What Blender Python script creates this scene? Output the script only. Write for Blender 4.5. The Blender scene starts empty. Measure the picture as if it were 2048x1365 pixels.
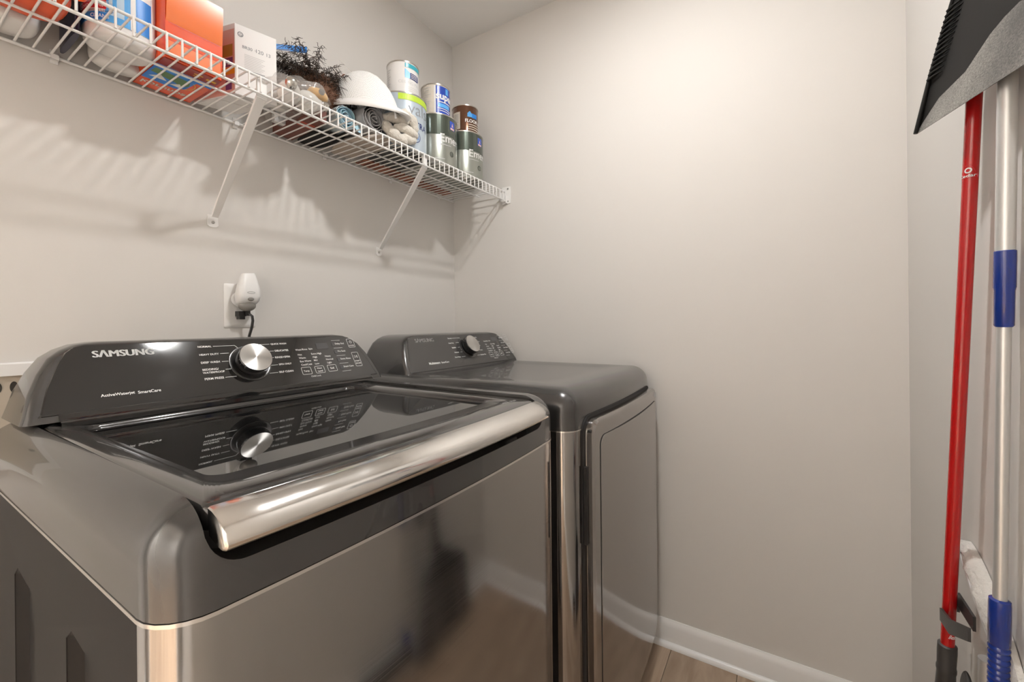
import bpy, bmesh, math, random
from mathutils import Vector, Matrix
PI = math.pi
sc = bpy.context.scene
COL = sc.collection

# ------------------------------------------------------------------ camera
cam = bpy.data.cameras.new('camera')
cam.sensor_fit = 'HORIZONTAL'; cam.sensor_width = 36.0
cam.lens = 855.496 / 2048 * 36.0
cam.shift_y = -34.698 / 2048
cam.clip_start = 0.02
camo = bpy.data.objects.new('camera', cam); COL.objects.link(camo)
_yaw, _roll = 0.560221, -0.0101424
_F = Vector((math.cos(_yaw), math.sin(_yaw), 0)); _R = Vector((math.sin(_yaw), -math.cos(_yaw), 0)); _U = Vector((0, 0, 1))
_r = _R * math.cos(_roll) + _U * math.sin(_roll); _u = _U * math.cos(_roll) - _R * math.sin(_roll)
camo.matrix_world = Matrix(((_r.x, _u.x, -_F.x, -1.56524), (_r.y, _u.y, -_F.y, -1.29965), (_r.z, _u.z, -_F.z, 1.13418), (0, 0, 0, 1)))
sc.camera = camo

# ------------------------------------------------------------------ world, light levels, exposure
w = bpy.data.worlds.new('world'); sc.world = w; w.use_nodes = True
w.node_tree.nodes['Background'].inputs[0].default_value = (0.9, 0.93, 1.0, 1)
w.node_tree.nodes['Background'].inputs[1].default_value = 0.3
LAMP_STRENGTH = 770.0          # disc downlight in the laundry ceiling
HALL_FILL = 7800.0          # added fill lamps in the unseen hall outside the doorway
LAMP_XY = (-0.71, 0.99)
vs = sc.view_settings
vs.view_transform = 'Standard'; vs.look = 'None'; vs.gamma = 1.0; vs.use_curve_mapping = False
vs.exposure = -0.42

# ------------------------------------------------------------------ materials
MATS = {}
def pbr(name, col, rough=0.5, metal=0.0, coat=0.0, coat_r=0.03, spec=0.5, ior=1.5, bump=None, var=None, rvar=None,
        emit=None, stretch=(1, 1, 1), trans=0.0, alpha=1.0, sheen=0.0, sss=0.0, aniso=0.0):
    m = bpy.data.materials.new(name); m.use_nodes = True
    nt = m.node_tree; b = nt.nodes['Principled BSDF']; L = nt.links
    b.inputs['Base Color'].default_value = (*col, 1)
    b.inputs['Roughness'].default_value = rough; b.inputs['Metallic'].default_value = metal
    b.inputs['Coat Weight'].default_value = coat; b.inputs['Coat Roughness'].default_value = coat_r
    b.inputs['Specular IOR Level'].default_value = spec; b.inputs['IOR'].default_value = ior
    b.inputs['Transmission Weight'].default_value = trans; b.inputs['Alpha'].default_value = alpha
    b.inputs['Sheen Weight'].default_value = sheen
    b.inputs['Subsurface Weight'].default_value = sss
    b.inputs['Anisotropic'].default_value = aniso
    if emit:
        b.inputs['Emission Color'].default_value = (*emit[0], 1); b.inputs['Emission Strength'].default_value = emit[1]
    def noise(scale, detail=3.0):
        tc = nt.nodes.new('ShaderNodeTexCoord'); mp = nt.nodes.new('ShaderNodeMapping'); n = nt.nodes.new('ShaderNodeTexNoise')
        mp.inputs['Scale'].default_value = stretch
        L.new(tc.outputs['Object'], mp.inputs['Vector']); L.new(mp.outputs['Vector'], n.inputs['Vector'])
        n.inputs['Scale'].default_value = scale; n.inputs['Detail'].default_value = detail
        return n
    if var:
        n = noise(var[0]); r = nt.nodes.new('ShaderNodeMix'); r.data_type = 'RGBA'
        r.inputs['A'].default_value = (*[max(0, c * (1 - var[1])) for c in col], 1)
        r.inputs['B'].default_value = (*[min(1, c * (1 + var[1])) for c in col], 1)
        L.new(n.outputs['Fac'], r.inputs['Factor']); L.new(r.outputs['Result'], b.inputs['Base Color'])
    if rvar:
        n = noise(rvar[0], 5.0); r = nt.nodes.new('ShaderNodeMapRange')
        r.inputs['From Min'].default_value = 0.45; r.inputs['From Max'].default_value = 0.75
        r.inputs['To Min'].default_value = rough; r.inputs['To Max'].default_value = rvar[1]
        L.new(n.outputs['Fac'], r.inputs['Value']); L.new(r.outputs['Result'], b.inputs['Roughness'])
    if bump:
        n = noise(bump[0]); bp = nt.nodes.new('ShaderNodeBump')
        bp.inputs['Strength'].default_value = bump[1]; bp.inputs['Distance'].default_value = bump[2]
        L.new(n.outputs['Fac'], bp.inputs['Height']); L.new(bp.outputs['Normal'], b.inputs['Normal'])
    MATS[name] = m
    return m

pbr('wall_paint', (0.755, 0.730, 0.698), 0.6, spec=0.12, bump=(220, 0.025, 0.001), var=(1.2, 0.015))
pbr('ceiling_paint', (0.86, 0.85, 0.83), 0.9, spec=0.2, bump=(150, 0.08, 0.002))
pbr('trim_white', (0.88, 0.875, 0.865), 0.3, spec=0.5)
pbr('wire_white', (0.90, 0.89, 0.875), 0.35)
pbr('graphite', (0.090, 0.089, 0.088), 0.26, metal=0.6, coat=0.55, coat_r=0.04, bump=(900, 0.03, 0.0004))
pbr('graphite_matte', (0.024, 0.022, 0.021), 0.5, spec=0.12)
pbr('black_stainless', (0.385, 0.372, 0.362), 0.10, metal=1.0, stretch=(1.0, 1.0, 90.0), bump=(14, 0.02, 0.0004), rvar=(8, 0.17))
pbr('seam_steel', (0.72, 0.70, 0.67), 0.25, metal=1.0)
pbr('gloss_black', (0.010, 0.010, 0.010), 0.05, coat=1.0, coat_r=0.02, ior=1.52, rvar=(7, 0.13))
pbr('lid_glass', (0.008, 0.008, 0.008), 0.015, ior=2.1, spec=0.5, rvar=(9, 0.05))
pbr('lid_frame', (0.045, 0.043, 0.042), 0.16, metal=0.35, coat=1.0, coat_r=0.05, rvar=(5, 0.2))
pbr('chrome', (0.78, 0.765, 0.74), 0.10, metal=1.0, rvar=(18, 0.24))
pbr('hollow_shade', (0.012, 0.011, 0.011), 0.6)  # shade of hollows and gaps, put into the base colour
pbr('print_white', (0.82, 0.82, 0.80), 0.5, emit=((1, 1, 1), 0.08))
pbr('print_grey', (0.42, 0.41, 0.40), 0.5)
pbr('display_grey', (0.085, 0.085, 0.088), 0.15)
pbr('black_plastic', (0.014, 0.013, 0.012), 0.38)
pbr('grey_plastic', (0.055, 0.053, 0.052), 0.42, bump=(300, 0.05, 0.001))
pbr('white_plastic', (0.88, 0.875, 0.865), 0.28, coat=0.2)
pbr('warm_plastic', (0.88, 0.87, 0.85), 0.35)
pbr('clear_grey', (0.42, 0.40, 0.37), 0.2, trans=0.4)
pbr('steel_screw', (0.45, 0.44, 0.42), 0.3, metal=1.0)
pbr('hole_dark', (0.03, 0.025, 0.02), 0.8)
pbr('box_tan', (0.50, 0.44, 0.36), 0.7)
pbr('red_pole', (0.50, 0.005, 0.006), 0.22, coat=0.5)
pbr('alu_pole', (0.74, 0.74, 0.735), 0.36, metal=0.65)
pbr('blue_plastic', (0.004, 0.030, 0.26), 0.18, coat=0.7)
pbr('pan_black', (0.010, 0.0095, 0.009), 0.5, spec=0.22, bump=(90, 0.06, 0.001))
pbr('bristle_black', (0.20, 0.185, 0.175), 0.75)
pbr('fluff_white', (0.78, 0.755, 0.71), 0.95, sheen=0.4, bump=(140, 0.9, 0.004))
pbr('fluff_cream', (0.72, 0.675, 0.60), 0.95, sheen=0.4, bump=(180, 0.9, 0.004), var=(30, 0.12))
pbr('cloth_beige', (0.55, 0.47, 0.40), 0.95, bump=(120, 0.5, 0.003), var=(14, 0.12))
pbr('orange_box', (0.84, 0.085, 0.012), 0.22, coat=0.6, var=(9, 0.12))
pbr('orange_light', (0.88, 0.19, 0.035), 0.25, coat=0.6)
pbr('red_side', (0.56, 0.016, 0.008), 0.3, coat=0.4)
pbr('dark_red', (0.33, 0.012, 0.008), 0.35, coat=0.3)
pbr('jug_orange', (0.84, 0.10, 0.012), 0.3, sss=0.05)
pbr('label_blue', (0.02, 0.24, 0.75), 0.35)
pbr('label_sky', (0.10, 0.42, 0.88), 0.35)
pbr('label_pale', (0.55, 0.72, 0.88), 0.4)
pbr('label_red', (0.62, 0.02, 0.04), 0.4)
pbr('label_teal', (0.03, 0.38, 0.48), 0.3, coat=0.5)
pbr('label_green', (0.10, 0.22, 0.08), 0.4)
pbr('label_yellow', (0.85, 0.50, 0.04), 0.4)
pbr('label_olive', (0.42, 0.31, 0.06), 0.4)
pbr('label_purple', (0.20, 0.09, 0.30), 0.4)
pbr('label_pink', (0.76, 0.50, 0.44), 0.45)
pbr('label_cream', (0.72, 0.66, 0.57), 0.45, var=(60, 0.08))
pbr('label_white', (0.86, 0.855, 0.85), 0.45)
pbr('label_lime', (0.52, 0.72, 0.05), 0.4)
pbr('label_grey_text', (0.30, 0.31, 0.33), 0.5)
pbr('label_pale_text', (0.62, 0.62, 0.62), 0.5)
pbr('label_navy', (0.012, 0.03, 0.18), 0.35)
pbr('navy_pack', (0.010, 0.010, 0.045), 0.35, coat=0.3)
pbr('can_steel', (0.62, 0.60, 0.56), 0.24, metal=1.0)
pbr('can_white', (0.80, 0.785, 0.77), 0.3, coat=0.3)
pbr('can_pale_blue', (0.52, 0.60, 0.68), 0.28, metal=0.25, coat=0.3)
pbr('can_green', (0.085, 0.105, 0.085), 0.24, metal=0.6, coat=0.5)
pbr('can_silver', (0.34, 0.355, 0.315), 0.30, metal=0.7, coat=0.3)
pbr('can_blue', (0.008, 0.060, 0.46), 0.25, coat=0.6)
pbr('can_brown', (0.150, 0.062, 0.030), 0.22, metal=0.5, coat=0.5)
pbr('carton_white', (0.84, 0.835, 0.825), 0.5)
pbr('carton_brown', (0.16, 0.05, 0.035), 0.6, var=(20, 0.15))
pbr('carton_red', (0.55, 0.10, 0.06), 0.5)
pbr('black_cloth', (0.012, 0.011, 0.011), 0.85, bump=(150, 0.5, 0.003))
pbr('feather_dark', (0.035, 0.022, 0.015), 0.75)
pbr('feather_brown', (0.17, 0.085, 0.05), 0.85, bump=(160, 0.8, 0.004), var=(30, 0.3))
pbr('bag_blue', (0.42, 0.62, 0.72), 0.35, sss=0.1)
pbr('bag_blue_pale', (0.62, 0.70, 0.73), 0.4)
pbr('bag_grey', (0.40, 0.395, 0.40), 0.33)
pbr('bag_grey_dark', (0.05, 0.05, 0.052), 0.4)
pbr('zip_blue', (0.01, 0.22, 0.66), 0.3)
pbr('bulb_glass', (0.86, 0.84, 0.80), 0.25)
pbr('amber', (0.80, 0.42, 0.06), 0.35)
pbr('rust_orange', (0.38, 0.14, 0.08), 0.6, var=(40, 0.2))
pbr('lamp_diffuser', (0.9, 0.9, 0.9), 0.5, emit=((1.0, 0.985, 0.965), LAMP_STRENGTH))
pbr('hall_fill_disc', (0.9, 0.9, 0.9), 0.5, emit=((1.0, 0.985, 0.965), HALL_FILL))

def special_materials():
    # translucent plastic film
    m = bpy.data.materials.new('clear_film'); m.use_nodes = True; nt = m.node_tree; nt.nodes.clear()
    o = nt.nodes.new('ShaderNodeOutputMaterial'); mx = nt.nodes.new('ShaderNodeMixShader'); t = nt.nodes.new('ShaderNodeBsdfTransparent')
    p = nt.nodes.new('ShaderNodeBsdfPrincipled'); p.inputs['Base Color'].default_value = (0.80, 0.77, 0.73, 1); p.inputs['Roughness'].default_value = 0.18
    n = nt.nodes.new('ShaderNodeTexNoise'); n.inputs['Scale'].default_value = 40
    bp = nt.nodes.new('ShaderNodeBump'); bp.inputs['Strength'].default_value = 0.6; bp.inputs['Distance'].default_value = 0.004
    tc = nt.nodes.new('ShaderNodeTexCoord'); nt.links.new(tc.outputs['Object'], n.inputs['Vector'])
    nt.links.new(n.outputs['Fac'], bp.inputs['Height']); nt.links.new(bp.outputs['Normal'], p.inputs['Normal'])
    mx.inputs[0].default_value = 0.26
    nt.links.new(t.outputs[0], mx.inputs[1]); nt.links.new(p.outputs[0], mx.inputs[2]); nt.links.new(mx.outputs[0], o.inputs[0]); MATS['clear_film'] = m
    # white mesh cloth: tiny round holes
    m = bpy.data.materials.new('mesh_cloth'); m.use_nodes = True; nt = m.node_tree; nt.nodes.clear()
    o = nt.nodes.new('ShaderNodeOutputMaterial'); mx = nt.nodes.new('ShaderNodeMixShader'); t = nt.nodes.new('ShaderNodeBsdfTransparent')
    p = nt.nodes.new('ShaderNodeBsdfPrincipled'); p.inputs['Base Color'].default_value = (0.86, 0.855, 0.84, 1); p.inputs['Roughness'].default_value = 0.7
    v = nt.nodes.new('ShaderNodeTexVoronoi'); v.inputs['Scale'].default_value = 330; v.inputs['Randomness'].default_value = 0.15
    r = nt.nodes.new('ShaderNodeMath'); r.operation = 'GREATER_THAN'; r.inputs[1].default_value = 0.30
    tc = nt.nodes.new('ShaderNodeTexCoord'); nt.links.new(tc.outputs['Object'], v.inputs['Vector'])
    nt.links.new(v.outputs['Distance'], r.inputs[0])
    a = nt.nodes.new('ShaderNodeMath'); a.operation = 'MULTIPLY_ADD'; a.inputs[1].default_value = 0.45; a.inputs[2].default_value = 0.55
    nt.links.new(r.outputs[0], a.inputs[0]); nt.links.new(a.outputs[0], mx.inputs[0])
    nt.links.new(t.outputs[0], mx.inputs[1]); nt.links.new(p.outputs[0], mx.inputs[2]); nt.links.new(mx.outputs[0], o.inputs[0]); MATS['mesh_cloth'] = m
    # wood planks
    m = bpy.data.materials.new('oak_plank'); m.use_nodes = True; nt = m.node_tree; b = nt.nodes['Principled BSDF']
    tc = nt.nodes.new('ShaderNodeTexCoord'); mp = nt.nodes.new('ShaderNodeMapping'); mp.inputs['Scale'].default_value = (1.2, 7, 1)
    oi = nt.nodes.new('ShaderNodeObjectInfo'); va = nt.nodes.new('ShaderNodeVectorMath'); va.operation = 'SCALE'; va.inputs[0].default_value = (37, 19, 0)
    vb = nt.nodes.new('ShaderNodeVectorMath'); vb.operation = 'ADD'
    nt.links.new(oi.outputs['Random'], va.inputs['Scale']); nt.links.new(tc.outputs['Object'], vb.inputs[0]); nt.links.new(va.outputs[0], vb.inputs[1])
    nt.links.new(vb.outputs[0], mp.inputs['Vector'])
    n = nt.nodes.new('ShaderNodeTexNoise'); n.inputs['Scale'].default_value = 2.6; n.inputs['Detail'].default_value = 8; n.inputs['Distortion'].default_value = 1.2
    nt.links.new(mp.outputs[0], n.inputs['Vector'])
    cr = nt.nodes.new('ShaderNodeValToRGB'); e = cr.color_ramp.elements
    e[0].position = 0.25; e[0].color = (0.34, 0.235, 0.160, 1); e[1].position = 0.75; e[1].color = (0.60, 0.465, 0.345, 1)
    nt.links.new(n.outputs['Fac'], cr.inputs[0])
    hs = nt.nodes.new('ShaderNodeHueSaturation'); ma = nt.nodes.new('ShaderNodeMapRange'); ma.inputs['To Min'].default_value = 0.82; ma.inputs['To Max'].default_value = 1.2
    nt.links.new(oi.outputs['Random'], ma.inputs['Value']); nt.links.new(ma.outputs[0], hs.inputs['Value']); nt.links.new(cr.outputs[0], hs.inputs['Color'])
    nt.links.new(hs.outputs[0], b.inputs['Base Color']); b.inputs['Roughness'].default_value = 0.42
    bp = nt.nodes.new('ShaderNodeBump'); bp.inputs['Strength'].default_value = 0.15; bp.inputs['Distance'].default_value = 0.001
    nt.links.new(n.outputs['Fac'], bp.inputs['Height']); nt.links.new(bp.outputs[0], b.inputs['Normal']); MATS['oak_plank'] = m
    # dusty pan ramp
    m = bpy.data.materials.new('dusty_grey'); m.use_nodes = True; nt = m.node_tree; b = nt.nodes['Principled BSDF']
    tc = nt.nodes.new('ShaderNodeTexCoord'); n = nt.nodes.new('ShaderNodeTexNoise'); n.inputs['Scale'].default_value = 420; n.inputs['Detail'].default_value = 8
    n2 = nt.nodes.new('ShaderNodeTexNoise'); n2.inputs['Scale'].default_value = 9
    mu = nt.nodes.new('ShaderNodeMath'); mu.operation = 'MULTIPLY'
    nt.links.new(tc.outputs['Object'], n.inputs['Vector']); nt.links.new(tc.outputs['Object'], n2.inputs['Vector'])
    nt.links.new(n.outputs['Fac'], mu.inputs[0]); nt.links.new(n2.outputs['Fac'], mu.inputs[1])
    cr = nt.nodes.new('ShaderNodeValToRGB'); e = cr.color_ramp.elements
    e[0].position = 0.14; e[0].color = (0.085, 0.082, 0.078, 1); e[1].position = 0.44; e[1].color = (0.34, 0.325, 0.30, 1)
    nt.links.new(mu.outputs[0], cr.inputs[0]); nt.links.new(cr.outputs[0], b.inputs['Base Color']); b.inputs['Roughness'].default_value = 0.45; MATS['dusty_grey'] = m
    # brushed knob face: radial streaks by angle
    m = bpy.data.materials.new('knob_metal'); m.use_nodes = True; nt = m.node_tree; b = nt.nodes['Principled BSDF']
    b.inputs['Base Color'].default_value = (0.60, 0.59, 0.57, 1); b.inputs['Metallic'].default_value = 1.0; b.inputs['Roughness'].default_value = 0.32
    b.inputs['Anisotropic'].default_value = 0.9
    tg = nt.nodes.new('ShaderNodeTangent'); tg.direction_type = 'RADIAL'; tg.axis = 'Z'; nt.links.new(tg.outputs[0], b.inputs['Tangent']); MATS['knob_metal'] = m
special_materials()

# ------------------------------------------------------------------ mesh helpers.  Coordinates: X along the back wall, D = depth out of it, Z up
def flip(v): return (v[0], -v[1], v[2])
class M:
    def __init__(self): self.v = []; self.f = []
    def add(self, vs, fs):
        b = len(self.v); self.v += [tuple(p) for p in vs]; self.f += [tuple(i + b for i in f) for f in fs]; return self
    def box(self, x0, x1, y0, y1, z0, z1):
        v = [(x, y, z) for x in (x0, x1) for y in (y0, y1) for z in (z0, z1)]
        return self.add(v, [(0, 1, 3, 2), (4, 6, 7, 5), (0, 4, 5, 1), (2, 3, 7, 6), (0, 2, 6, 4), (1, 5, 7, 3)])
    def loft(self, rings, cap0=True, cap1=True, closed=True):
        n = len(rings[0]); vs = [p for r in rings for p in r]; fs = []
        for i in range(len(rings) - 1):
            for j in range(n if closed else n - 1):
                k = (j + 1) % n; fs.append((i * n + j, i * n + k, (i + 1) * n + k, (i + 1) * n + j))
        if cap0: fs.append(tuple(range(n - 1, -1, -1)))
        if cap1: fs.append(tuple((len(rings) - 1) * n + j for j in range(n)))
        return self.add(vs, fs)
    def tube(self, path, r, n=8, caps=True, flat=1.0):
        path = [Vector(p) for p in path]; rs = r if isinstance(r, (list, tuple)) else [r] * len(path)
        rings = []; up = None
        for i, p in enumerate(path):
            t = (path[min(i + 1, len(path) - 1)] - path[max(i - 1, 0)]).normalized()
            if up is None: up = Vector((0, 0, 1)) if abs(t.z) < 0.9 else Vector((1, 0, 0))
            a = t.cross(up).normalized(); b = a.cross(t).normalized(); up = b
            rings.append([tuple(p + a * (rs[i] * math.cos(2 * PI * k / n)) + b * (rs[i] * flat * math.sin(2 * PI * k / n))) for k in range(n)])
        return self.loft(rings, caps, caps)
    def lathe(self, prof, c, axis=(0, 0, 1), n=24, caps=True):
        ax = Vector(axis).normalized(); a = ax.orthogonal().normalized(); b = ax.cross(a); c = Vector(c)
        rings = [[tuple(c + ax * h + a * (r * math.cos(2 * PI * k / n)) + b * (r * math.sin(2 * PI * k / n))) for k in range(n)] for r, h in prof]
        return self.loft(rings, caps, caps)
    def ball(self, c, rx, ry, rz, n=14, m=9, jit=0.0, rnd=None):
        vs = []; fs = []
        for i in range(m + 1):
            th = PI * i / m
            for k in range(n):
                ph = 2 * PI * k / n; j = 1 + (rnd.uniform(-jit, jit) if rnd and 0 < i < m else 0)
                vs.append((c[0] + rx * j * math.sin(th) * math.cos(ph), c[1] + ry * j * math.sin(th) * math.sin(ph), c[2] + rz * j * math.cos(th)))
        for i in range(m):
            for k in range(n): fs.append((i * n + k, i * n + (k + 1) % n, (i + 1) * n + (k + 1) % n, (i + 1) * n + k))
        return self.add(vs, fs)
    def prism(self, pts, d):       # pts: planar polygon (3D points), extruded by vector d
        n = len(pts); d = Vector(d); top = [tuple(Vector(p) + d) for p in pts]
        return self.loft([pts, top])
    def xf(self, mat):
        self.v = [tuple(mat @ Vector(p)) for p in self.v]; return self

def obj(name, m, mat, parent=None, smooth=30, bevel=0.0, seg=2, world=False, weld=True, sub=0):
    me = bpy.data.meshes.new(name)
    me.from_pydata([p if world else flip(p) for p in m.v], [], m.f)
    bm = bmesh.new(); bm.from_mesh(me)
    if weld: bmesh.ops.remove_doubles(bm, verts=bm.verts, dist=1e-6)
    bmesh.ops.recalc_face_normals(bm, faces=bm.faces)
    if bevel:
        es = [e for e in bm.edges if len(e.link_faces) == 2 and e.calc_face_angle(0) > math.radians(35)]
        bmesh.ops.bevel(bm, geom=es, offset=bevel, segments=seg, profile=0.6, affect='EDGES', clamp_overlap=True)
    bm.to_mesh(me); bm.free()
    if smooth is not None:
        me.shade_smooth(); me.set_sharp_from_angle(angle=math.radians(smooth))
    me.materials.append(MATS[mat]); me.update()
    o = bpy.data.objects.new(name, me); COL.objects.link(o)
    if parent is not None: put(o, parent)
    if sub:
        s = o.modifiers.new('subdivision', 'SUBSURF'); s.levels = sub; s.render_levels = sub
    return o
def put(o, parent):
    o.parent = parent
    def world(p):
        w_ = Matrix.Translation(p.location)
        return w_ if p.parent is None else world(p.parent) @ p.matrix_parent_inverse @ w_
    o.matrix_parent_inverse = world(parent).inverted()
def tag(o, label, cat, group=None):
    o['label'] = label; o['category'] = cat
    if group: o['group'] = group
    return o
def thing(name, label, cat, loc, group=None):
    o = bpy.data.objects.new(name, None); COL.objects.link(o); o.location = flip(loc); o.empty_display_size = 0.05
    return tag(o, label, cat, group)
def struct(o): o['kind'] = 'structure'; return o

_tc = {}
def text2d(s, fat=0.0):
    if (s, fat) in _tc: return _tc[(s, fat)]
    c = bpy.data.curves.new('t', 'FONT'); c.body = s; c.size = 1.0; c.offset = fat; c.resolution_u = 3
    o = bpy.data.objects.new('t', c); COL.objects.link(o)
    dg = bpy.context.evaluated_depsgraph_get(); me = bpy.data.meshes.new_from_object(o.evaluated_get(dg))
    vs = [tuple(v.co) for v in me.vertices]; fs = [tuple(p.vertices) for p in me.polygons]
    bpy.data.objects.remove(o); bpy.data.curves.remove(c); bpy.data.meshes.remove(me)
    x0 = min(v[0] for v in vs); x1 = max(v[0] for v in vs)
    y1 = max(v[1] for v in vs)
    _tc[(s, fat)] = ([(v[0] - x0, v[1]) for v in vs], fs, x1 - x0, y1); return _tc[(s, fat)]
class Decal:
    """flat print collected on a surface; f maps (a, b) on the surface to a world (Blender) point"""
    def __init__(self, f): self.m = M(); self.f = f
    def text(self, s, a, b, width=None, height=None, fat=0.0, rot=0.0, shear=0.0):
        vs, fs, w0, h0 = text2d(s, fat)
        sx = width / w0 if width else height / h0
        sy = height / h0 if height else sx
        cr, sr = math.cos(rot), math.sin(rot)
        P = []
        for x, y in vs:
            x, y = x * sx + y * sy * shear, y * sy
            P.append(self.f(a + x * cr - y * sr, b + x * sr + y * cr))
        self.m.add(P, fs); return self
    def line(self, a0, b0, a1, b1, t):
        d = Vector((a1 - a0, b1 - b0)); n = Vector((-d.y, d.x)).normalized() * (t / 2)
        self.m.add([self.f(a0 + n.x, b0 + n.y), self.f(a0 - n.x, b0 - n.y), self.f(a1 - n.x, b1 - n.y), self.f(a1 + n.x, b1 + n.y)], [(0, 1, 2, 3)]); return self
    def rect(self, a0, b0, a1, b1, n=1):
        vs = []; fs = []
        for i in range(n + 1):
            a = a0 + (a1 - a0) * i / n; vs += [self.f(a, b0), self.f(a, b1)]
            if i: fs.append((2 * i - 2, 2 * i, 2 * i + 1, 2 * i - 1))
        self.m.add(vs, fs); return self
    def frame(self, a0, b0, a1, b1, t, r=0.003):
        o = rr2(a0, a1, b0, b1, r, 4); i = rr2(a0 + t, a1 - t, b0 + t, b1 - t, max(r - t, 0.0004), 4); n = len(o)
        self.m.add([self.f(*p) for p in o] + [self.f(*p) for p in i], [(k, (k + 1) % n, n + (k + 1) % n, n + k) for k in range(n)]); return self
    def poly(self, pts): self.m.add([self.f(*p) for p in pts], [tuple(range(len(pts)))]); return self
    def ring(self, a, b, r, t, n=18, a0=0.0, a1=2 * PI):
        vs = []; fs = []
        for k in range(n + 1):
            an = a0 + (a1 - a0) * k / n
            vs += [self.f(a + r * math.cos(an), b + r * math.sin(an)), self.f(a + (r - t) * math.cos(an), b + (r - t) * math.sin(an))]
            if k: fs.append((2 * k - 2, 2 * k, 2 * k + 1, 2 * k - 1))
        self.m.add(vs, fs); return self
    def done(self, name, mat, parent): return obj(name, self.m, mat, parent, smooth=None, world=True, weld=False)
def rr2(a0, a1, b0, b1, r, n=5):
    r = min(r, (a1 - a0) / 2 - 1e-5, (b1 - b0) / 2 - 1e-5); P = []
    for cx, cy, s in ((a1 - r, b1 - r, 0), (a0 + r, b1 - r, PI / 2), (a0 + r, b0 + r, PI), (a1 - r, b0 + r, 1.5 * PI)):
        for k in range(n + 1): P.append((cx + r * math.cos(s + PI / 2 * k / n), cy + r * math.sin(s + PI / 2 * k / n)))
    return P
def plan(x0, x1, y0, y1, rb, rf, z, bow=0.0, n=6, m=14, xc=None, hw=None):
    """rounded rectangle loop in plan, front edge (y1) bowed outwards"""
    xc = (x0 + x1) / 2 if xc is None else xc; hw = (x1 - x0) / 2 if hw is None else hw
    P = []
    for k in range(n + 1): a = PI + PI / 2 * k / n; P.append((x0 + rb + rb * math.cos(a), y0 + rb + rb * math.sin(a)))
    for k in range(1, m): P.append((x0 + rb + (x1 - x0 - 2 * rb) * k / m, y0))
    for k in range(n + 1): a = 1.5 * PI + PI / 2 * k / n; P.append((x1 - rb + rb * math.cos(a), y0 + rb + rb * math.sin(a)))
    for k in range(n + 1): a = PI / 2 * k / n; P.append((x1 - rf + rf * math.cos(a), y1 - rf + rf * math.sin(a)))
    for k in range(1, m): P.append((x1 - rf - (x1 - x0 - 2 * rf) * k / m, y1))
    for k in range(n + 1): a = PI / 2 + PI / 2 * k / n; P.append((x0 + rf + rf * math.cos(a), y1 - rf + rf * math.sin(a)))
    out = []
    for x, y in P:
        s = min(1, abs((x - xc) / hw)); t = max(0, min(1, (y - (y0 + y1) / 2) / ((y1 - y0) / 2)))
        out.append((x, y + bow * (1 - s * s) * t, z))
    return out
def boolean_cut(o, cutters, bev=0.0):
    for c in cutters:
        md = o.modifiers.new('cut', 'BOOLEAN'); md.operation = 'DIFFERENCE'; md.solver = 'EXACT'; md.object = c
    dg = bpy.context.evaluated_depsgraph_get(); dg.update()
    me = bpy.data.meshes.new_from_object(o.evaluated_get(dg)); o.modifiers.clear()
    old = o.data; o.data = me; bpy.data.meshes.remove(old)
    for c in cutters: bpy.data.objects.remove(c)
    if bev:
        md = o.modifiers.new('edge', 'BEVEL'); md.width = bev; md.segments = 3; md.limit_method = 'ANGLE'; md.angle_limit = math.radians(50)
    me.shade_smooth(); me.set_sharp_from_angle(angle=math.radians(35))

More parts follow.
